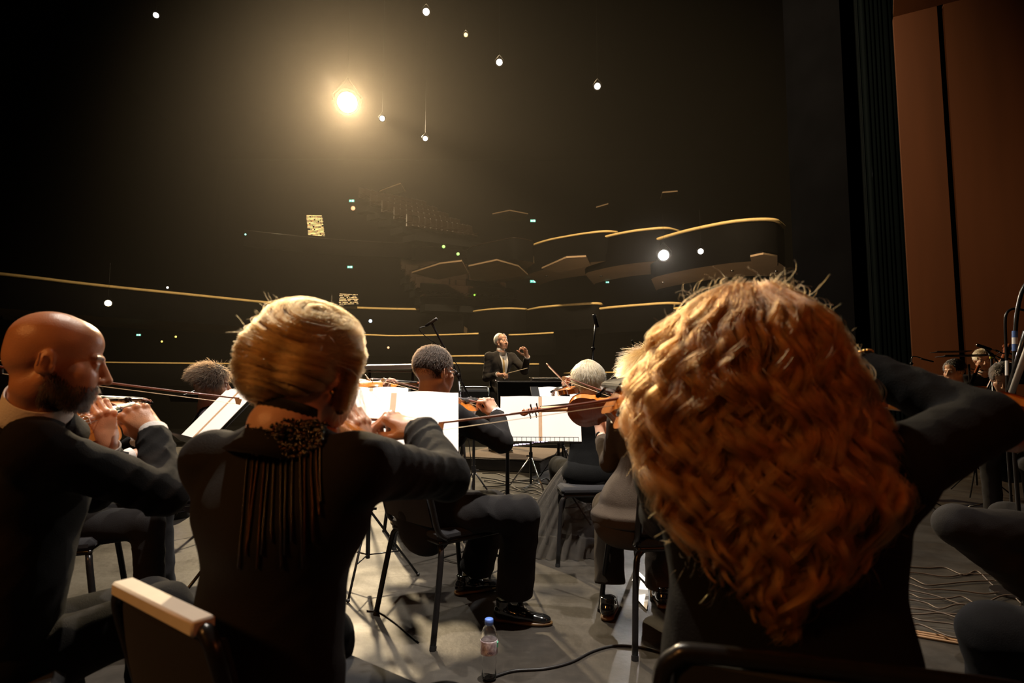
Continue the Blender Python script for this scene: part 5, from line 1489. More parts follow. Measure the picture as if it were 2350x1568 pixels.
# ================= conductor
def conductor():
    Y = 8.6; z0 = .18
    f = Fig('white-haired conductor in black tailcoat and white stand-collar shirt on the podium', (P(1148, 1000, Y).x, Y, z0))
    hc = P(1151, 784, Y); hf = V3(.62, -.76, .06).normalized(); hu = V3(-.04, 0, 1)
    nb = P(1149, 808, Y); rt = V3(-.86, -.50, 0).normalized()
    sR = nb + rt * .20 + V3(0, 0, -.07); sL = nb - rt * .20 + V3(0, 0, -.07)
    eR = P(1116, 868, Y - .12); wR = P(1143, 860, Y - .32)
    eL = P(1204, 852, Y - .10); wL = P(1210, 819, Y - .28)
    pel = P(1143, 900, Y)
    hR = dict(fwd=V3(.9, -.35, .12), up=V3(0, -.2, 1), side=-1, curl=(40, 60, 40), s=1.1, thumb=(-.01, 0, 0))
    hL = dict(fwd=V3(-.25, -.2, 1), up=V3(.8, .5, .2), side=1, finger_curls=[(45, 45, 30), (35, 45, 30), (25, 40, 30), (20, 35, 30)], spread=1.2, s=1.15, thumb=(.004, 0, -.016))
    T = f.body(hc, hf, hu, nb, sL, sR, eL, wL, eR, wR, pel, (.70, .40, .28), hh=.0045, handL=hL, handR=hR, hargs=dict(mouth=.005, brow=(.45, .36, .3)), hs=1.04)
    f.torso('tailcoat', M_SUITC, nb, sL, sR, eL, wL, eR, wR, pel, h=.009, rc=.155, rw=.145, rp=.14, wr=.004, seed=61, hem=pel + V3(0, .03, -.16), arm=(.062, .054, .054, .044), sh=.062, necko=.062)
    f.shirt(eL, wL, eR, wR, r=.041, ch=.05)
    # shirt front shown by the open coat, lapels and sash
    lat = (sL - sR).normalized(); fr = V3(-lat.y, lat.x, 0) * 1.0
    if fr.y > 0: fr = -fr
    jb = BVHTree.FromPolygons([v.co for v in f.jacket.data.vertices], [p.vertices for p in f.jacket.data.polygons])
    def onchest(u, v, off):   # u across (m, to his left), v down from the neck base
        o = nb + lat * u + V3(0, 0, -v) + fr * .6; h_ = jb.ray_cast(o, -fr)
        return (h_[0] if h_[0] is not None else o - fr * .47) + fr * off
    b = MB(); rows = []
    for j in range(13):
        v = .015 + .40 * j / 12; wd = .062 * (1 - j / 12) + .006 + .012 * math.sin(math.pi * j / 12); rows.append([onchest(.010 + u * wd, v, .004 + .004 * math.sin(u * 9)) for u in (-1, -.6, -.2, .2, .6, 1)])
    b.grid(rows); b.grid([[p - fr * .004 for p in r_] for r_ in rows]); link('shirt_front', b.mesh('shirt_front'), M_SHIRT, f.t, world=True)
    for sx in (-1, 1):
        b = MB(); rows = []
        for j in range(13):
            v = .0 + .40 * j / 12; wd = .062 * (1 - j / 12) + .008 + .012 * math.sin(math.pi * j / 12); w2 = .018 + .040 * math.sin(math.pi * min(1, j / 9)); rows.append([onchest(.010 + sx * wd, v, .006), onchest(.010 + sx * (wd + w2 * .5), v, .010), onchest(.010 + sx * (wd + w2), v, .005)])
        b.grid(rows); link('lapel', b.mesh('lapel'), M_SUITC, f.t, world=True)
    b = MB(); rows = [[onchest(-.020 + .018 * (j / 8) + u * .010 * (1 + j / 6), .10 + .30 * j / 8, .009) for u in (-1, 1)] for j in range(9)]; b.grid(rows)
    link('satin_waistcoat_edge', b.mesh('satin_waistcoat_edge'), mat('gold_satin', (.55, .38, .16), .4, noise=.1), f.t, world=True, label='gold-brown satin edge inside the open coat')
    aR = P(1128, 1018, Y); aL = P(1150, 1018, Y - .05); aR.z = aL.z = z0 + .09
    f.legs(M_SUITC, pel, pel + rt * .08, (pel + rt * .09).lerp(aR, .5), aR, pel - rt * .08, (pel - rt * .09).lerp(aL, .5), aL, seed=62, r=(.095, .075, .072, .066))
    f.shoes([(V3(aR.x, aR.y, z0), V3(aR.x + .1, aR.y - .17, z0 + .003)), (V3(aL.x, aL.y, z0), V3(aL.x + .17, aL.y - .12, z0 + .003))])
    short_hair(f, T, H_WHITE, B_WHITE, 2500, .02, 6, radius=.0008, region=lambda p: p[2] > -.05 and (p[1] < .02 + .15 * (p[2] - .06)) and not (p[1] > -.02 and p[2] < .015) and not (p[2] > .108 and p[1] > -.01), shell=.003, s=1.04)
    a = T @ V3(0, 0, 0)
    p0 = wR + V3(.07, -.03, .0); p1 = P(1211, 845, Y - .45)
    bt = thing('baton', 'pale wooden baton in the conductor\'s right hand', 'baton', p0)
    b = MB(); b.tube([V3(0, 0, 0), p1 - p0], [.006, .004], 8); b.build('shaft', mat('pale_birch', (.62, .50, .34), .5, noise=.1), bt, smooth=True)
    b = MB(); b.sph(V3(0, 0, 0), (.012, .012, .012), 8); b.build('grip', M_PALEW, bt, smooth=True)
conductor()

# ================= musician with short grey-blond hair, black dress with tulle skirt
def grey_woman():
    Y = 4.0; f = Fig('violinist with short grey-blond hair in black with a sheer tulle skirt, back turned', (P(1350, 1200, Y).x, Y, 0))
    hc = P(1348, 868, Y); hf = V3(-.12, 1, -.08).normalized(); hu = V3(0, 0, 1); nb = P(1350, 912, Y - .03)
    sR = nb + V3(.18, -.02, -.06); sL = nb + V3(-.18, .02, -.06)
    eL = nb + V3(-.26, .20, -.22); wL = P(1300, 905, Y + .42); eR = nb + V3(.25, .18, -.22); wR = nb + V3(.10, .36, -.10)
    pel = nb + V3(0, -.02, -.50)
    T = f.body(hc, hf, hu, nb, sL, sR, eL, wL, eR, wR, pel, SK2, hh=.0045, handL=dict(fwd=V3(-.1, .1, 1), up=V3(-.5, .5, 0), side=1), handR=dict(fwd=V3(-.7, .3, .2), up=V3(0, 0, 1), side=-1), hs=.95, hargs=dict(female=True))
    f.torso('black_top', M_KNIT, nb, sL, sR, eL, wL, eR, wR, pel, h=.009, rc=.135, rw=.12, rp=.15, wr=.003, seed=71, hem=pel + V3(0, 0, -.05), necko=.056)
    k1 = pel + V3(-.18, .38, -.02); k2 = pel + V3(.14, .40, -.02)
    f.legs(M_KNIT, pel, pel + V3(-.08, 0, -.02), k1, V3(k1.x - .02, k1.y + .04, .08), pel + V3(.08, 0, -.02), k2, V3(k2.x, k2.y + .04, .08), seed=72, name='leggings', h=.012)
    short_hair(f, T, H_GREY, B_GREY, 7000, .050, 6, radius=.0009, region=lambda p: p[2] > -.065 and p[1] < .045 + .3 * (p[2] - .06) and not (p[1] > -.01 and p[2] < .0), shell=.008, s=.98, flow=lambda p, a: np.array([a[0] * 1.0, a[1] * .6 - .2, -1.0]), k=6, lift=.3)
    # pleated sheer skirt falling to the floor on the left side of the chair
    m = mat('sheer_black_tulle', (.05, .042, .034), .8, noise=.6, nscale=60, stretch=(1, 1, .05)); nt = m.node_tree
    nt.nodes['Principled BSDF'].inputs['Alpha'].default_value = .72
    top = pel + V3(0, .06, .03); b = MB(); rows = []; n = 150
    for j in range(15):
        v = j / 14; row = []
        for k in range(n + 1):
            a = 2 * math.pi * k / n; rx = .16 + .20 * v ** .8; ry = .15 + .16 * v
            pl = 1 + (.02 + .035 * v) * math.sin(a * 23 + 2 * math.sin(a * 3)) + .03 * math.sin(a * 57)
            row.append((top.x - .17 * v + rx * math.cos(a) * pl, top.y + .10 * v + ry * math.sin(a) * pl, max(.006, top.z * (1 - v) + .006)))
        rows.append(row)
    b.grid(rows); link('tulle_skirt', b.mesh('tulle_skirt'), m, f.t, world=True)
    violin('small distant violin left of the grey-blond musician', P(1318, 895, Y + .22), V3(-.30, .85, -.05), V3(-.2, -.1, 1))
    bow('thin violin bow slanting up to the left of the grey-blond musician', P(1318, 898, Y + .1), P(1254, 834, Y + .45), V3(.5, 0, -.8))
grey_woman()

# ================= woman in a grey-brown jacket (viola)
def grey_jacket():
    Y = 2.68; f = Fig('fair-haired woman in a grey-brown tailored jacket holding a viola, half hidden by red curls', (P(1460, 1200, Y).x, Y, 0))
    hc = P(1492, 866, Y); hf = V3(-.35, .93, -.08).normalized(); hu = V3(0, 0, 1); nb = P(1485, 932, Y - .02)
    sR = nb + V3(.175, -.03, -.06); sL = P(1423, 962, Y + .02)
    eL = P(1400, 1062, Y + .10); wL = reach(eL, 1380, 1000, .21, True); eR = nb + V3(.26, .18, -.16); wR = nb + V3(.08, .38, -.02)
    pel = P(1455, 1165, Y - .03)
    T = f.body(hc, hf, hu, nb, sL, sR, eL, wL, eR, wR, pel, SK2, hh=.0045, handL=dict(fwd=V3(-.10, .12, 1), up=V3(-.6, -.6, .1), side=1, curl=(30, 60, 45)), handR=dict(fwd=V3(-.7, .3, .2), up=V3(0, 0, 1), side=-1), hs=.95, hargs=dict(female=True))
    f.torso('jacket', M_GREYJ, nb, sL, sR, eL, wL, eR, wR, pel, h=.007, rc=.142, rw=.112, rp=.148, wr=.0028, seed=81, hem=pel + V3(0, 0, -.02), necko=.056, flare=.22, hemcut=-.07, front=1.2, arm=(.052, .044, .046, .040), ext=-.02, waist=.5)
    # cuff lining and wristwatch
    d = (wL - eL).normalized(); q = d.to_track_quat('Z', 'Y').to_matrix(); b = MB(); b.lathe([(.029, -.008), (.031, 0), (.029, .008), (.026, .006), (.026, -.006)], wL - d * .0, 18, q); link('wristwatch', b.mesh('wristwatch'), M_BLACKMETAL, f.t, world=True)
    k1 = pel + V3(-.05, .42, -.08); k2 = pel + V3(.22, .40, -.08)
    f.legs(M_GREYJ, pel + V3(0, 0, -.03), pel + V3(-.075, 0, -.06), k1, P(1400, 1340, 2.98), pel + V3(.09, 0, -.06), k2, V3(k2.x, k2.y + .03, .08), seed=82, r=(.094, .07, .072, .075))
    a = P(1400, 1355, 2.95); f.shoes([(V3(a.x - .02, 2.9, 0), V3(a.x + .03, 3.1, .004)), (V3(k2.x, k2.y, 0), V3(k2.x + .02, k2.y + .2, .004))])
    short_hair(f, T, H_BLOND, B_BLOND, 9000, .11, 16, radius=.0007, region=lambda p: p[2] > -.065 and p[1] < .045 + .3 * (p[2] - .06) and not (p[1] > .0 and p[2] < .0), shell=.016, flow=lambda p, a: np.array([a[0] * .5, -.3, -1.0]), k=10, curl=.08, lift=.25)
    violin('viola held upright-sideways, its flamed red-brown back turned to us', P(1392, 940, 2.80), V3(-.93, .30, -.05), V3(.05, .80, .55), 1.08, cat='viola', name='viola')
    tip = P(1293, 864, 3.1); fr = tip + (P(1500, 935, 2.72) - tip).normalized() * .74
    bow('violin bow passing behind the viola scroll towards the grey-blond head', fr, tip, V3(0, 0, -1))
grey_jacket()

# ================= simpler seated musicians
def seated(label, hc, hf, nb, facing, skin, hm, hb, cloth, hair_len=.02, curl=0, puff=0, hh=.006, wrists=None, shirt=True, legs=True, pz=.54, hargs=None, hn=2500, wr_hand=None, seed=90, shell=.004, hrad=.0009, tr=None, hu=(0, 0, 1), sw=.18):
    f = Fig(label, (nb.x, nb.y, 0)); fr = Vector(facing).normalized(); rt = V3(fr.y, -fr.x, 0)
    sR = nb + rt * sw + V3(0, 0, -.06); sL = nb - rt * sw + V3(0, 0, -.06); pel = V3(nb.x - fr.x * .04, nb.y - fr.y * .04, pz)
    if wrists: eL, wL, eR, wR = wrists(nb, fr, rt, sL, sR)
    else: eL = sL + fr * .12 - rt * .04 + V3(0, 0, -.25); wL = sL + fr * .30 + rt * .10 + V3(0, 0, -.12); eR = sR + fr * .10 + rt * .06 + V3(0, 0, -.26); wR = sR + fr * .30 - rt * .08 + V3(0, 0, -.18)
    hd = wr_hand or {}
    T = f.body(hc, Vector(hf).normalized(), Vector(hu), nb, sL, sR, eL, wL, eR, wR, pel, skin, hh=hh, handL=dict(fwd=(wL - eL).normalized(), up=V3(0, 0, 1) + rt * -.6, side=1, **hd), handR=dict(fwd=(wR - eR).normalized(), up=V3(0, 0, 1) + rt * .4, side=-1, **hd), hargs=hargs or {})
    f.torso('jacket', cloth, nb, sL, sR, eL, wL, eR, wR, pel, h=.011, rc=.14, rw=.135, rp=.15, wr=.004, seed=seed, hem=pel + V3(0, 0, -.05), necko=.060)
    if shirt: f.shirt(eL, wL, eR, wR, r=.037)
    if legs:
        tr = tr or cloth; k1 = pel + fr * .42 - rt * .12 + V3(0, 0, -.03); k2 = pel + fr * .42 + rt * .12 + V3(0, 0, -.03); a1 = k1 + fr * .04; a2 = k2 + fr * .04; z0 = max(0, pz - .54)
        a1.z = a2.z = z0 + .10
        f.legs(tr, pel, pel - rt * .08 + V3(0, 0, -.03), k1, a1, pel + rt * .08 + V3(0, 0, -.03), k2, a2, seed=seed + 1, h=.011)
        f.shoes([(V3(a1.x, a1.y, z0), V3(a1.x + fr.x * .2, a1.y + fr.y * .2, z0 + .004)), (V3(a2.x, a2.y, z0), V3(a2.x + fr.x * .2, a2.y + fr.y * .2, z0 + .004))], h=.008)
    if hm: short_hair(f, T, hm, hb, hn, hair_len, seed, radius=hrad, curl=curl, puff=puff, shell=shell, k=7 if curl else 5)
    return f, T, wL, wR

c0 = P(487, 886, 3.7); seated('woman with dark wavy hair in violet-grey, in profile behind the left music stand', c0, (.92, .30, -.02), P(478, 935, 3.72), (.85, .5, 0), SK3, H_BROWN, B_BROWN, M_VIOLET, .055, curl=.6, puff=.7, hh=.0045, shirt=False, hargs=dict(female=True), hn=6000, seed=101, shell=.012, hrad=.0007)
f, T, wL, wR = seated('dark-suited violinist in front of the bald man, only trousers and lap in view', P(150, 850, 2.62), (.9, .4, 0), P(140, 925, 2.6), (.92, .38, 0), SK3, H_BROWN, B_BROWN, M_SUITB, seed=111, hh=.007)
violin('violin scroll and neck showing past the bald man\'s left hand', P(215, 935, 2.75), P(300, 928, 3.0) - P(215, 935, 2.75), V3(.2, -.4, .9))
def w14(nb, fr, rt, sL, sR): return (sL + V3(-.12, -.08, -.20), P(884, 908, 4.15), sR + fr * .1 + V3(0, 0, -.26), sR + fr * .3 + V3(0, 0, -.1))
f, T, wL, wR = seated('musician behind the glasses-wearing man, only a raised hand with white cuff visible', P(1000, 872, 4.4), (-.5, .85, 0), P(975, 925, 4.4), (-.35, .93, 0), SK3, H_BROWN, B_BROWN, M_SUITB, seed=121, wrists=w14, hh=.007, wr_hand=dict(s=1.05))
violin('small dark violin beyond the white sheets, beside the raised hand', P(858, 886, 4.2), V3(.9, .2, 0), V3(0, -.35, .9))
bow('thin bow slanting behind the blonde woman\'s cheek', P(878, 905, 4.1), P(838, 860, 4.5), V3(.5, 0, -.8))

# right side, beside the wood wall
def prof(label, px, py, d, hf, facing, skin, hm, hb, hu=(0, 0, 1), pz=.54, **k):
    c = P(px, py, d); nb = c + V3(-Vector(hf).x * .035, -Vector(hf).y * .035 + .0, -.165)
    return seated(label, c, hf, nb, facing, skin, hm, hb, M_SUITB, pz=pz, **k)
prof('dark-haired man with white collar seen in profile beside the wood wall', 2190, 852, 6.0, (-.80, -.25, -.1), (-.9, -.2, 0), (.66, .36, .22), H_BLACK, B_BLACK, seed=131, pz=.70)
f, T, wL, wR = prof('grey-haired double bass player with white shirt, farthest by the wood wall', 2256, 826, 6.6, (-.45, -.80, -.2), (-.4, -.9, 0), (.66, .38, .26), H_GREY, B_GREY, seed=141, pz=.92, wrists=lambda nb, fr, rt, sL, sR: (sL + V3(.20, -.12, -.02), P(2315, 838, 6.35), sR + V3(-.1, -.2, -.2), sR + V3(.15, -.35, -.3)))
prof('dark-haired man bending his head down, at the right edge among the cables', 2304, 868, 4.7, (-.62, -.62, -.50), (-.6, -.7, 0), (.50, .28, .18), H_BLACK, B_BLACK, seed=151, hu=(-.35, -.2, 1), pz=.56)

# neighbours mostly outside the frame on the right
def partial(label, hip, knee, ankle, knee2, ankle2, hip2, nb, fr, cloth, seed, wL=None):
    f = Fig(label, (hip.x, hip.y, 0)); fr = Vector(fr).normalized(); rt = V3(fr.y, -fr.x, 0)
    sR = nb + rt * .18 + V3(0, 0, -.06); sL = nb - rt * .18 + V3(0, 0, -.06); pel = (hip + hip2) / 2 + V3(0, 0, .03)
    eL = sL + fr * .16 + V3(0, 0, -.2); wL = wL or sL + fr * .36 + V3(0, 0, -.05); eR = sR + fr * .1 + rt * .08 + V3(0, 0, -.26); wR = sR + fr * .30 + V3(0, 0, -.1)
    T = f.body(nb + V3(0, .03, .17), fr, V3(0, 0, 1), nb, sL, sR, eL, wL, eR, wR, pel, SK3, hh=.006, handL=dict(fwd=V3(-.3, .3, 1), up=V3(.7, -.5, 0), side=1), handR=dict(fwd=fr, up=V3(0, 0, 1), side=-1))
    f.torso('jacket', cloth, nb, sL, sR, eL, wL, eR, wR, pel, h=.010, rc=.14, rw=.135, rp=.15, seed=seed, hem=pel + V3(0, 0, -.05), necko=.06)
    f.legs(cloth, pel, hip, knee, ankle, hip2, knee2, ankle2, seed=seed + 1, h=.008, r=(.095, .075, .072, .066), wr=.007)
    f.shoes([(V3(ankle.x, ankle.y, 0), V3(ankle.x + fr.x * .2, ankle.y + fr.y * .2, .004)), (V3(ankle2.x, ankle2.y, 0), V3(ankle2.x + fr.x * .2, ankle2.y + fr.y * .2, .004))])
    short_hair(f, T, H_BROWN, B_BROWN, 1500, .02, seed)
partial('neighbour in dark trousers, only a bent knee in the bottom right corner', V3(1.62, 1.02, .50), P(2290, 1462, 1.46), V3(1.28, 1.52, .10), V3(1.72, 1.55, .5), V3(1.74, 1.6, .1), V3(1.75, 1.15, .50), V3(1.75, 1.02, 1.02), (-.55, .8, 0), M_SUITB, 161, wL=V3(1.42, 1.45, .98))
partial('second neighbour in olive-black trousers, thigh entering at the right edge', V3(2.42, 2.25, .50), P(2195, 1205, 2.40), V3(2.34, 2.3, .10), V3(2.35, 2.75, .5), V3(2.5, 2.6, .1), V3(2.50, 2.4, .5), V3(2.52, 2.35, 1.05), (-.8, .45, 0), M_SUITB, 171)
violin('violin at the right edge with glowing amber rib and dark red back', P(2412, 985, 1.30), V3(-.85, .45, .12), V3(-.1, .75, .65), 1.0)

# ================= music stands, sheets, chairs, microphones, floor things
st = music_stand('black music stand with the fully lit open sheets in the middle of the photo', P(1240, 962, 3.3), R(-2), 22, .46, .28, kind='wire', chrome=False, leg_yaw=.5, pole_x=-.19, leg_r=.13)
sheet_music('open sheets glowing white on the middle stand, taped brown fold between the pages', st, .45, .27)
st = music_stand('music stand in front of the blonde woman, behind her bow hand', P(898, 978, 2.05), R(6), 38, .47, .30, kind='plate', leg_yaw=R(55), pole_x=-.38, leg_r=.17)
sheet_music('open sheets glowing white behind the blonde woman\'s bow hand', st, .465, .285)
st = music_stand('slanting music stand between the bald man and the blonde woman', P(500, 955, 2.55), R(-48), 42, .46, .30, kind='plate', leg_yaw=.2)
sheet_music('slanted open sheets between the bald man and the blonde woman', st, .44, .29)
st = music_stand('music stand farther behind the blonde woman\'s sheets', P(850, 921, 3.35), R(8), 35, .46, .20, kind='plate', leg_yaw=.3)
sheet_music('white sheets whose upper edge shows above the blonde woman\'s stand', st, .42, .18)
st = music_stand('large black music stand with chrome tube frame in front of the conductor', P(1218, 925, 6.0), R(176), 24, .68, .48, kind='frame', leg_yaw=.1, chrome=True)
st = music_stand('wide low black conductor\'s desk with a flat top by the podium', P(1290, 884, 7.3), R(180), 72, .80, .5, kind='frame', leg_yaw=.1)
sheet_music('open score lying on the conductor\'s desk', st, .6, .4)
st = music_stand('small white-papered stand behind the middle sheets', P(1283, 915, 4.6), R(10), 40, .44, .26, kind='plate')
sheet_music('sheet corner showing just above the middle stand', st, .30, .22)
st = music_stand('black stand top behind the glasses-wearing man\'s bow hand', P(1088, 900, 4.9), R(5), 60, .24, .16, kind='frame')
st = music_stand('black stand behind the curly-haired woman with an angled arm', P(470, 905, 4.6), R(-30), 70, .46, .3, kind='frame')
for (x, y, d, lb) in ((2190, 806, 8.2, 'thin steel-edged stand top by the wood wall, highest'), (2195, 862, 7.3, 'thin steel-edged stand top by the wood wall, left of the dark-haired man'), (2222, 815, 6.1, 'thin stand top with white glints before the double bass player')):
    c = P(x, y, d); t = thing('music_stand', lb, 'music stand', (c.x, c.y, 0), R(-20))
    b = MB(); b.box((0, 0, c.z), (.42, .02, .012)); b.build('top_edge', M_CHROME, t)
    b = MB(); b.box((0, .16, c.z - .004), (.42, .30, .006)); b.build('desk', M_DESK, t)
    b = MB(); b.tube([(0, 0, c.z - .1), (0, 0, .1)], .012, 8); b.build('pole', M_BLACKMETAL, t)
    for k in range(3):
        b = MB(); b.tube([(0, 0, .3), (.3 * math.cos(k * 2.09), .3 * math.sin(k * 2.09), .01)], .007, 6); b.build('leg', M_BLACKMETAL, t)

# bar on posts, added; white stands for light on a far stand's edge
c = P(898, 842, 5.2); t = thing('lit_edge_bar', 'bar added on posts, white for a light-struck edge, left of the glasses-wearing man', 'rail', (c.x, c.y, 0), R(-3))
b = MB(); b.box((0, 0, c.z), (.46, .05, .042), Matrix.Rotation(R(14), 3, 'X') @ Matrix.Rotation(R(-1), 3, 'Y'), bev=.004); b.build('bar', M_WHITEP, t)
b = MB(); b.box((0, .0, c.z - .045), (.45, .04, .012)); b.build('lower_edge', M_CHROME, t)
for s in (-1, 1):
    b = MB(); b.tube([(s * .2, 0, c.z - .03), (s * .2, 0, .01)], .012, 8); b.tube([(s * .2, -.15, .01), (s * .2, .15, .01)], .012, 8); b.build('post', M_BLACKMETAL, t)

# podium
t = thing('podium', 'low dark podium with carpeted top under the conductor', 'podium', (P(1180, 1000, 8.5).x, 8.5, 0), R(-20))
b = MB(); b.box((0, 0, .08), (1.25, 1.45, .16), bev=.01); b.build('base', M_DARKW, t)
b = MB(); b.box((0, 0, .17), (1.27, 1.47, .02), bev=.004); b.build('carpet_top', mat('brown_podium_carpet', (.13, .10, .08), .95, noise=.4, nscale=50, bump=.4, bscale=200), t)
M_LED = mat('violet_white_led', (.9, .8, 1), .4, emit=(.78, .62, 1.0), estr=2.2, noise=.02)
for lb, a, bb, in (('violet-white LED strip along the stage edge behind the middle stand', P(1155, 1026, 9.9), P(1290, 1009, 10.4)), ('short piece of violet-white LED strip left of the blonde woman', P(392, 1151, 4.9), P(426, 1146, 5.0))):
    t = thing('led_strip', lb, 'led strip', a); d = bb - a
    b = MB(); zb = V3(0, 0, -a.z); b.prism([V3(0, .03, 0) + zb, V3(0, .0, -.004), V3(0, .05, -.004), V3(0, .08, 0) + zb], V3(d.x, d.y, 0)); b.build('channel', M_BLACKMETAL, t)
    b = MB(); n = 16
    for k in range(n): b.box(d * ((k + .5) / n) + V3(0, -.02, .01), (abs(d.x) / n * .8, .012, .022))
    b.build('diodes', M_LED, t)

# chairs
ch = make_chair('black orchestra chair of the glasses-wearing man, legs clear on the lit floor')
ch.location = (-.31, 2.90, 0); ch.rotation_euler = (0, 0, R(-49))
CG = 'orchestra chairs'
ch['group'] = CG
dup(ch, (.73, 2.74, 0), R(7), 'black orchestra chair of the woman in the grey-brown jacket', CG)
dup(ch, (-1.27, 1.36, 0), R(-58), 'black orchestra chair under the bald bearded man', CG)
dup(ch, (.50, 1.04, 0), R(-16), 'black orchestra chair of the red-haired woman, its back rail along the bottom edge', CG)
q = dup(ch, (P(1350, 1200, 4.0).x, 3.96, 0), R(4), 'black backless stool under the grey-blond musician in tulle')
q.name = 'stool'; q['category'] = 'stool'; del q['group']
for c_ in list(q.children):
    if c_.name.startswith('back'): bpy.data.objects.remove(c_)
dup(ch, (P(478, 935, 3.72).x, 3.70, 0), R(-60), 'black orchestra chair of the dark wavy-haired woman', CG)
dup(ch, (P(140, 925, 2.6).x, 2.6, 0), R(-68), 'black orchestra chair of the violinist in front of the bald man', CG)
dup(ch, (P(975, 925, 4.4).x, 4.4, 0), R(20), 'black orchestra chair of the musician with the raised hand', CG)
dup(ch, (1.72, 1.05, 0), R(35), 'black orchestra chair just outside the bottom right corner', CG)
dup(ch, (2.50, 2.30, 0), R(60), 'black orchestra chair whose two legs show at the right on the cabled floor', CG)
q = dup(ch, (-.405, 1.20, 0), R(-36), 'black orchestra chair of the blonde woman, pale rim on its back', CG)
q.scale = (.8, 1, 1)
b = MB(); b.box((0, -.293, .767), (.37, .036, .024), bev=.004); b.build('top_edge_light', mat('painted_rim_light', (.75, .70, .60), .5, noise=.08), q, label='added pale strip for the light along the top of the backrest')  # strip added; its cream colour paints light on the black back's top

# bottle
c = PZ(1122, 1560, 0); t = thing('water_bottle', 'clear plastic water bottle with blue cap standing on the floor', 'bottle', c)
M_PET = mat('clear_bottle_plastic', (.97, .97, .97), .05, trans=1.0, ior=1.33, noise=.01)
b = MB(); b.lathe([(.020, 0), (.026, .004), (.029, .02), (.026, .045), (.030, .065), (.029, .085), (.032, .10), (.0325, .155), (.030, .175), (.022, .195), (.0135, .205), (.0135, .212), (.012, .212), (.0125, .2), (.020, .192), (.028, .172), (.030, .15), (.030, .10), (.027, .085), (.028, .065), (.024, .045), (.027, .02), (.018, .006)], n=28); b.build('bottle_body', M_PET, t, smooth=True)
b = MB(); b.lathe([(.0155, .205), (.0165, .207), (.0165, .224), (.015, .227), (.001, .227)], n=28); b.build('cap', mat('blue_bottle_cap', (.10, .20, .62), .45, noise=.05), t, smooth=True)
b = MB(); b.lathe([(.0332, .10), (.0334, .102), (.0334, .148), (.0332, .15)], n=28); lbm = mat('bottle_label_film', (.75, .68, .72), .4, noise=.3, nscale=60, color2=(.35, .27, .30)); 
lo = b.build('label_band', lbm, t, smooth=True)
cu = bpy.data.curves.new('label_text', 'FONT'); cu.body = 'ctic'; cu.size = .016; cu.extrude = .0003; cu.align_x = 'CENTER'
M_PR = mat('label_print_dark', (.12, .07, .09), .5, noise=.02); cu.materials.append(M_PR)
t_ = bpy.data.objects.new('tmp_text', cu); COL.objects.link(t_); tm = bpy.data.meshes.new_from_object(t_); bpy.data.objects.remove(t_)
to = bpy.data.objects.new('label_text', tm); COL.objects.link(to); to.parent = lo; to.location = (.006, -.0345, .108); to.rotation_euler = (R(90), 0, R(8))
b = MB(); b.box((.0335, -.008, .135), (.004, .016, .018)); b.build('green_mark', mat('green_print', (.1, .5, .3), .5, noise=.05), lo)

# crumpled white papers on the floor by the grey-jacket woman's chair
for (lb, pts) in (('crumpled white paper on the floor, the larger torn sheet', [(1470, 1332), (1486, 1350), (1489, 1372), (1484, 1400), (1463, 1376)]), ('small white paper scrap on the floor, leftmost of three', [(1450, 1334), (1456, 1318), (1464, 1328)]), ('narrow white paper strip on the floor above the torn sheet', [(1461, 1307), (1482, 1328), (1483, 1338), (1460, 1316)])):
    w = [PZ(x, y, .008 + .012 * ((k * 7) % 3) / 2) for k, (x, y) in enumerate(pts)]; o = Vector((w[0].x, w[0].y, 0)); b = MB(); b.prism([p - o for p in w], (0, 0, .0015))
    ob = b.build('paper_scrap', M_PAPER); ob.location = o; tag(ob, lb, 'paper')
# plastic bag with bottles and a flat cable ramp
c = PZ(1330, 1190, 0); bb = Blob(5); bb.ell((c.x, c.y, .07), (.085, .07, .075), .02, wr=.02, wsc=60); bb.ell((c.x + .05, c.y, .12), (.03, .03, .06), .02, wr=.012, wsc=60); bb.cut((c.x, c.y, .002), (0, 0, -1), .3)
t = thing('plastic_bag', 'crumpled clear plastic bag on the floor by the grey-blond musician\'s chair', 'bag', c); blob_obj('film', [(bb, .006)], mat('crinkled_clear_film', (.5, .47, .45), .15, trans=.6, noise=.1), t, smooth=0)
t = thing('water_bottle', 'small water bottle standing beside the plastic bag', 'bottle', PZ(1386, 1172, 0)); b = MB(); b.lathe([(.03, 0), (.032, .02), (.032, .15), (.014, .19), (.014, .21)], n=18); b.build('bottle_body', M_PET, t, smooth=True); b = MB(); b.lathe([(.016, .2), (.016, .22), (.001, .222)], n=14); b.build('cap', M_WHITEP, t, smooth=True)
a0, a1 = PZ(1232, 1222, 0), PZ(1325, 1236, 0); t = thing('cable_ramp', 'flat black cable ramp lying on the floor in front of the tulle skirt', 'cable ramp', a0)
b = MB(); d = a1 - a0; nn = Vector((-d.y, d.x, 0)).normalized() * .04; b.prism([V3(0, 0, 0) - nn, V3(0, 0, .022) - nn * .4, V3(0, 0, .022) + nn * .4, V3(0, 0, 0) + nn], d); b.build('ramp', M_RUBBER, t)

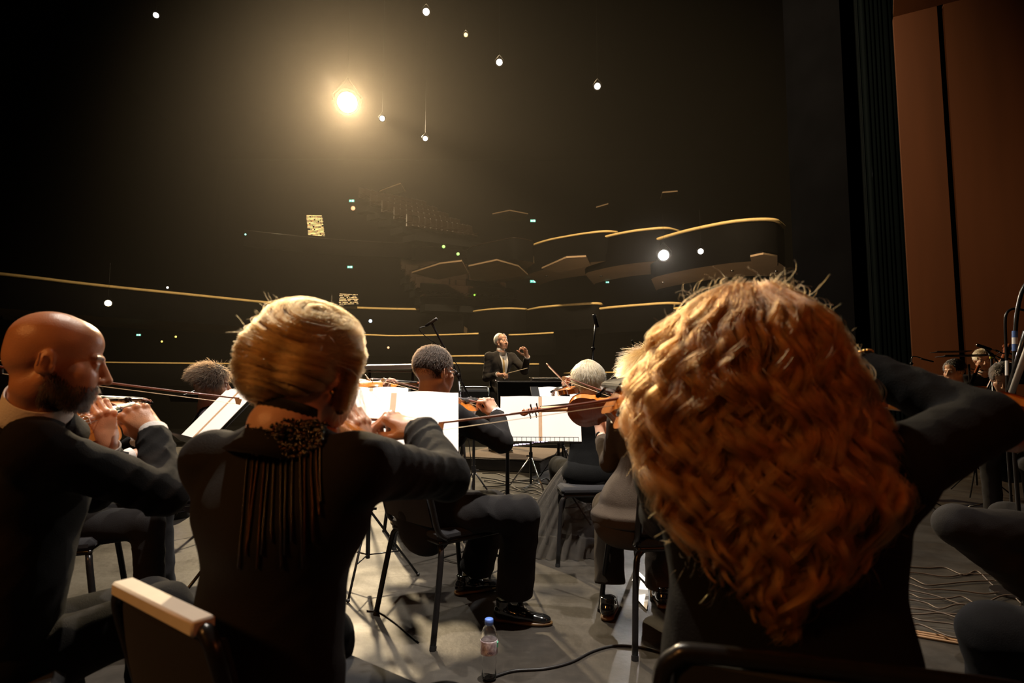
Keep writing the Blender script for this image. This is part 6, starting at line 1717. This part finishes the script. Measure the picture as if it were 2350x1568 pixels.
# microphones
mic_stand('tall boom microphone reaching up over the glasses-wearing man', (P(1068, 895, 3.6).x + .05, 3.65, 0), P(1052, 862, 3.6), P(990, 740, 3.35), V3(.85, -.1, .55), r=.007, mic_len=.085, mic_r=.009)
mic_stand('tall thin microphone standing behind the grey-blond head', (P(1352, 900, 5.2).x, 5.2, 0), P(1361, 800, 5.2), P(1367, 737, 5.2), V3(.25, 0, -1), r=.008, mic_len=.13, mic_r=.018, cable=False)
mic_stand('small far microphone just left of the red curls', (P(1455, 900, 6.5).x, 6.5, 0), P(1454, 800, 6.5), P(1453, 788, 6.5), V3(-.3, 0, .9), r=.008, mic_len=.08, mic_r=.012, cable=False)
mic_stand('low microphone on a bent arm in front of the dark drape', (P(2098, 860, 5.4).x, 5.4, 0), P(2092, 835, 5.4), P(2128, 827, 5.3), V3(1, 0, -.25), r=.006, mic_len=.12, mic_r=.008, mid=P(2096, 818, 5.4), cable=False)
mic_stand('microphone with yellow ring before the double bass player', (P(2276, 900, 5.2).x, 5.2, 0), P(2275, 815, 5.2), P(2258, 797, 5.15), V3(-.9, 0, .3), r=.009, mic_len=.14, mic_r=.014, cable=True)
b = MB(); b.tube([P(2275, 817, 5.2), P(2275, 823, 5.2)], .014, 10); o = b.build('tape_ring', mat('yellow_tape', (.75, .7, .05), .5, noise=.05)); tag(o, 'yellow tape ring around the microphone pole before the bass player', 'tape')
# tall goosenecks at the right edge
def goose(label, pts, d, r, tape=None):
    w = [P(x, y, d) for x, y in pts]; t = thing('gooseneck_microphone', label, 'microphone stand', (w[-1].x, w[-1].y, 0)); o = Vector((w[-1].x, w[-1].y, 0))
    b = MB(); b.tube(catmull([p - o for p in w] , 8) + [Vector((0, 0, .02))], r, 8); b.build('gooseneck', M_BLACKMETAL, t, smooth=True)
    b = MB(); b.lathe([(.12, 0), (.12, .012), (.02, .025)], (0, 0, 0), 24); b.build('base', M_BLACKMETAL, t)
    if tape:
        for i, (y0, y1, m) in enumerate(tape):
            x = w[0]; b = MB(); a0, a1 = P(tape_x, y0, d - .001) - o, P(tape_x, y1, d - .001) - o; b.tube([a0, a1], r * 1.25, 10); b.build('tape_band', m, t)
M_BLUE = mat('blue_tape', (.08, .16, .42), .5, noise=.05)
tape_x = 2329
goose('thick curved gooseneck pole at the right edge with blue and white tape', [(2362, 640), (2345, 670), (2334, 720), (2330, 770), (2328, 830), (2327, 890), (2326, 1010)], 2.6, .0085, [(760, 775, M_BLUE), (775, 790, M_WHITEP), (790, 806, M_BLUE)])
tape_x = 2311
goose('thinner hooked gooseneck pole left of the taped one', [(2362, 716), (2345, 711), (2325, 709), (2311, 718), (2307, 740), (2309, 800), (2311, 860), (2310, 1000)], 3.2, .007, [(828, 862, M_WHITEP)])
b = MB(); b.tube([P(2322, 900, 1.9), P(2362, 790, 1.75)], .009, 10); t0 = b.build('grey_pole', mat('grey_pole_paint', (.35, .33, .31), .4, noise=.1), smooth=True); tag(t0, 'slanting grey pole at the right edge behind the amber violin', 'pole')
b = MB(); b.tube([P(2318, 895, 2.0), P(2356, 760, 1.9)], .010, 10); t0 = b.build('black_pole', M_BLACKMETAL, smooth=True); tag(t0, 'slanting black pole at the right edge beside the grey one', 'pole')

# double bass and cello by the wood wall
def big_string(label, loc, y, z, sc, nm, cat): return violin(label, loc, y, z, sc, shoulder_rest=False, cat=cat, name=nm)
big_string('double bass with dark carved scroll high beside the wood wall', P(2230, 975, 6.2), P(2315, 790, 6.3) - P(2230, 975, 6.2), V3(-.3, -.95, .1), 2.55, 'double_bass', 'double bass')
big_string('cello scroll curling above the dark-haired man\'s shoulder', P(2245, 842, 5.8) - V3(.5, .1, .85).normalized() * .49, V3(.5, .1, .85), V3(-.6, -.8, .1), 1.25, 'cello', 'cello')
# bow crossing behind the bald man's head, held by a player outside the frame
bow('long blurred violin bow running behind the bald man\'s head to the slanted sheets', P(-40, 836, 1.72), P(553, 915, 1.98), V3(0, .0, -1))
t0 = bpy.data.objects.get('violin_bow')

# cables on the floor
CB = 'cables on the stage floor'
cable('thick black cable curving past the bottle to the grey-jacket chair', [tuple(PZ(x, y, .006)) for x, y in ((1125, 1556), (1180, 1540), (1250, 1535), (1310, 1520), (1360, 1495), (1410, 1482), (1460, 1484), (1500, 1492), (1560, 1510))], .0055)
cable('thin dark cable bending beside the centre chair\'s left leg', [tuple(PZ(x, y, .004)) for x, y in ((842, 1402), (870, 1406), (900, 1425), (925, 1445), (960, 1475))], .004)
r = random.Random(3)
for i in range(9):
    y0 = 1088 + i * 7; pts = [tuple(PZ(1110 + k * 28 + r.uniform(-6, 6), y0 + k * r.uniform(1, 5) + r.uniform(-5, 5), .006 + .002 * i)) for k in range(7)]
    cable('black cable in the tangle on the floor between podium and middle stand', pts, .006, group='cable tangle by the podium')
r = random.Random(9); M_CBR = mat('brown_cable', (.10, .07, .05), .5, noise=.2)  # one even brown for the thin cables
for i in range(11):
    y0 = 1300 + i * 13; pts = [tuple(PZ(2040 + k * 42 + r.uniform(-10, 10), y0 + k * r.uniform(1, 9) + r.uniform(-4, 4), .005 + .002 * i)) for k in range(8)]
    cable('thin brown cable in the tangle on the floor at the lower right', pts, .004, m=M_CBR, group='cable tangle at the lower right')
for i in range(3):
    cable('tan cable in the taped bundle crossing the floor at the lower right', [tuple(PZ(1990 + k * 80, 1430 + k * 14 + i * 5, .007)) for k in range(5)], .006, m=mat('tan_cable', (.30, .16, .07), .5, noise=.2), group='tan cable bundle')
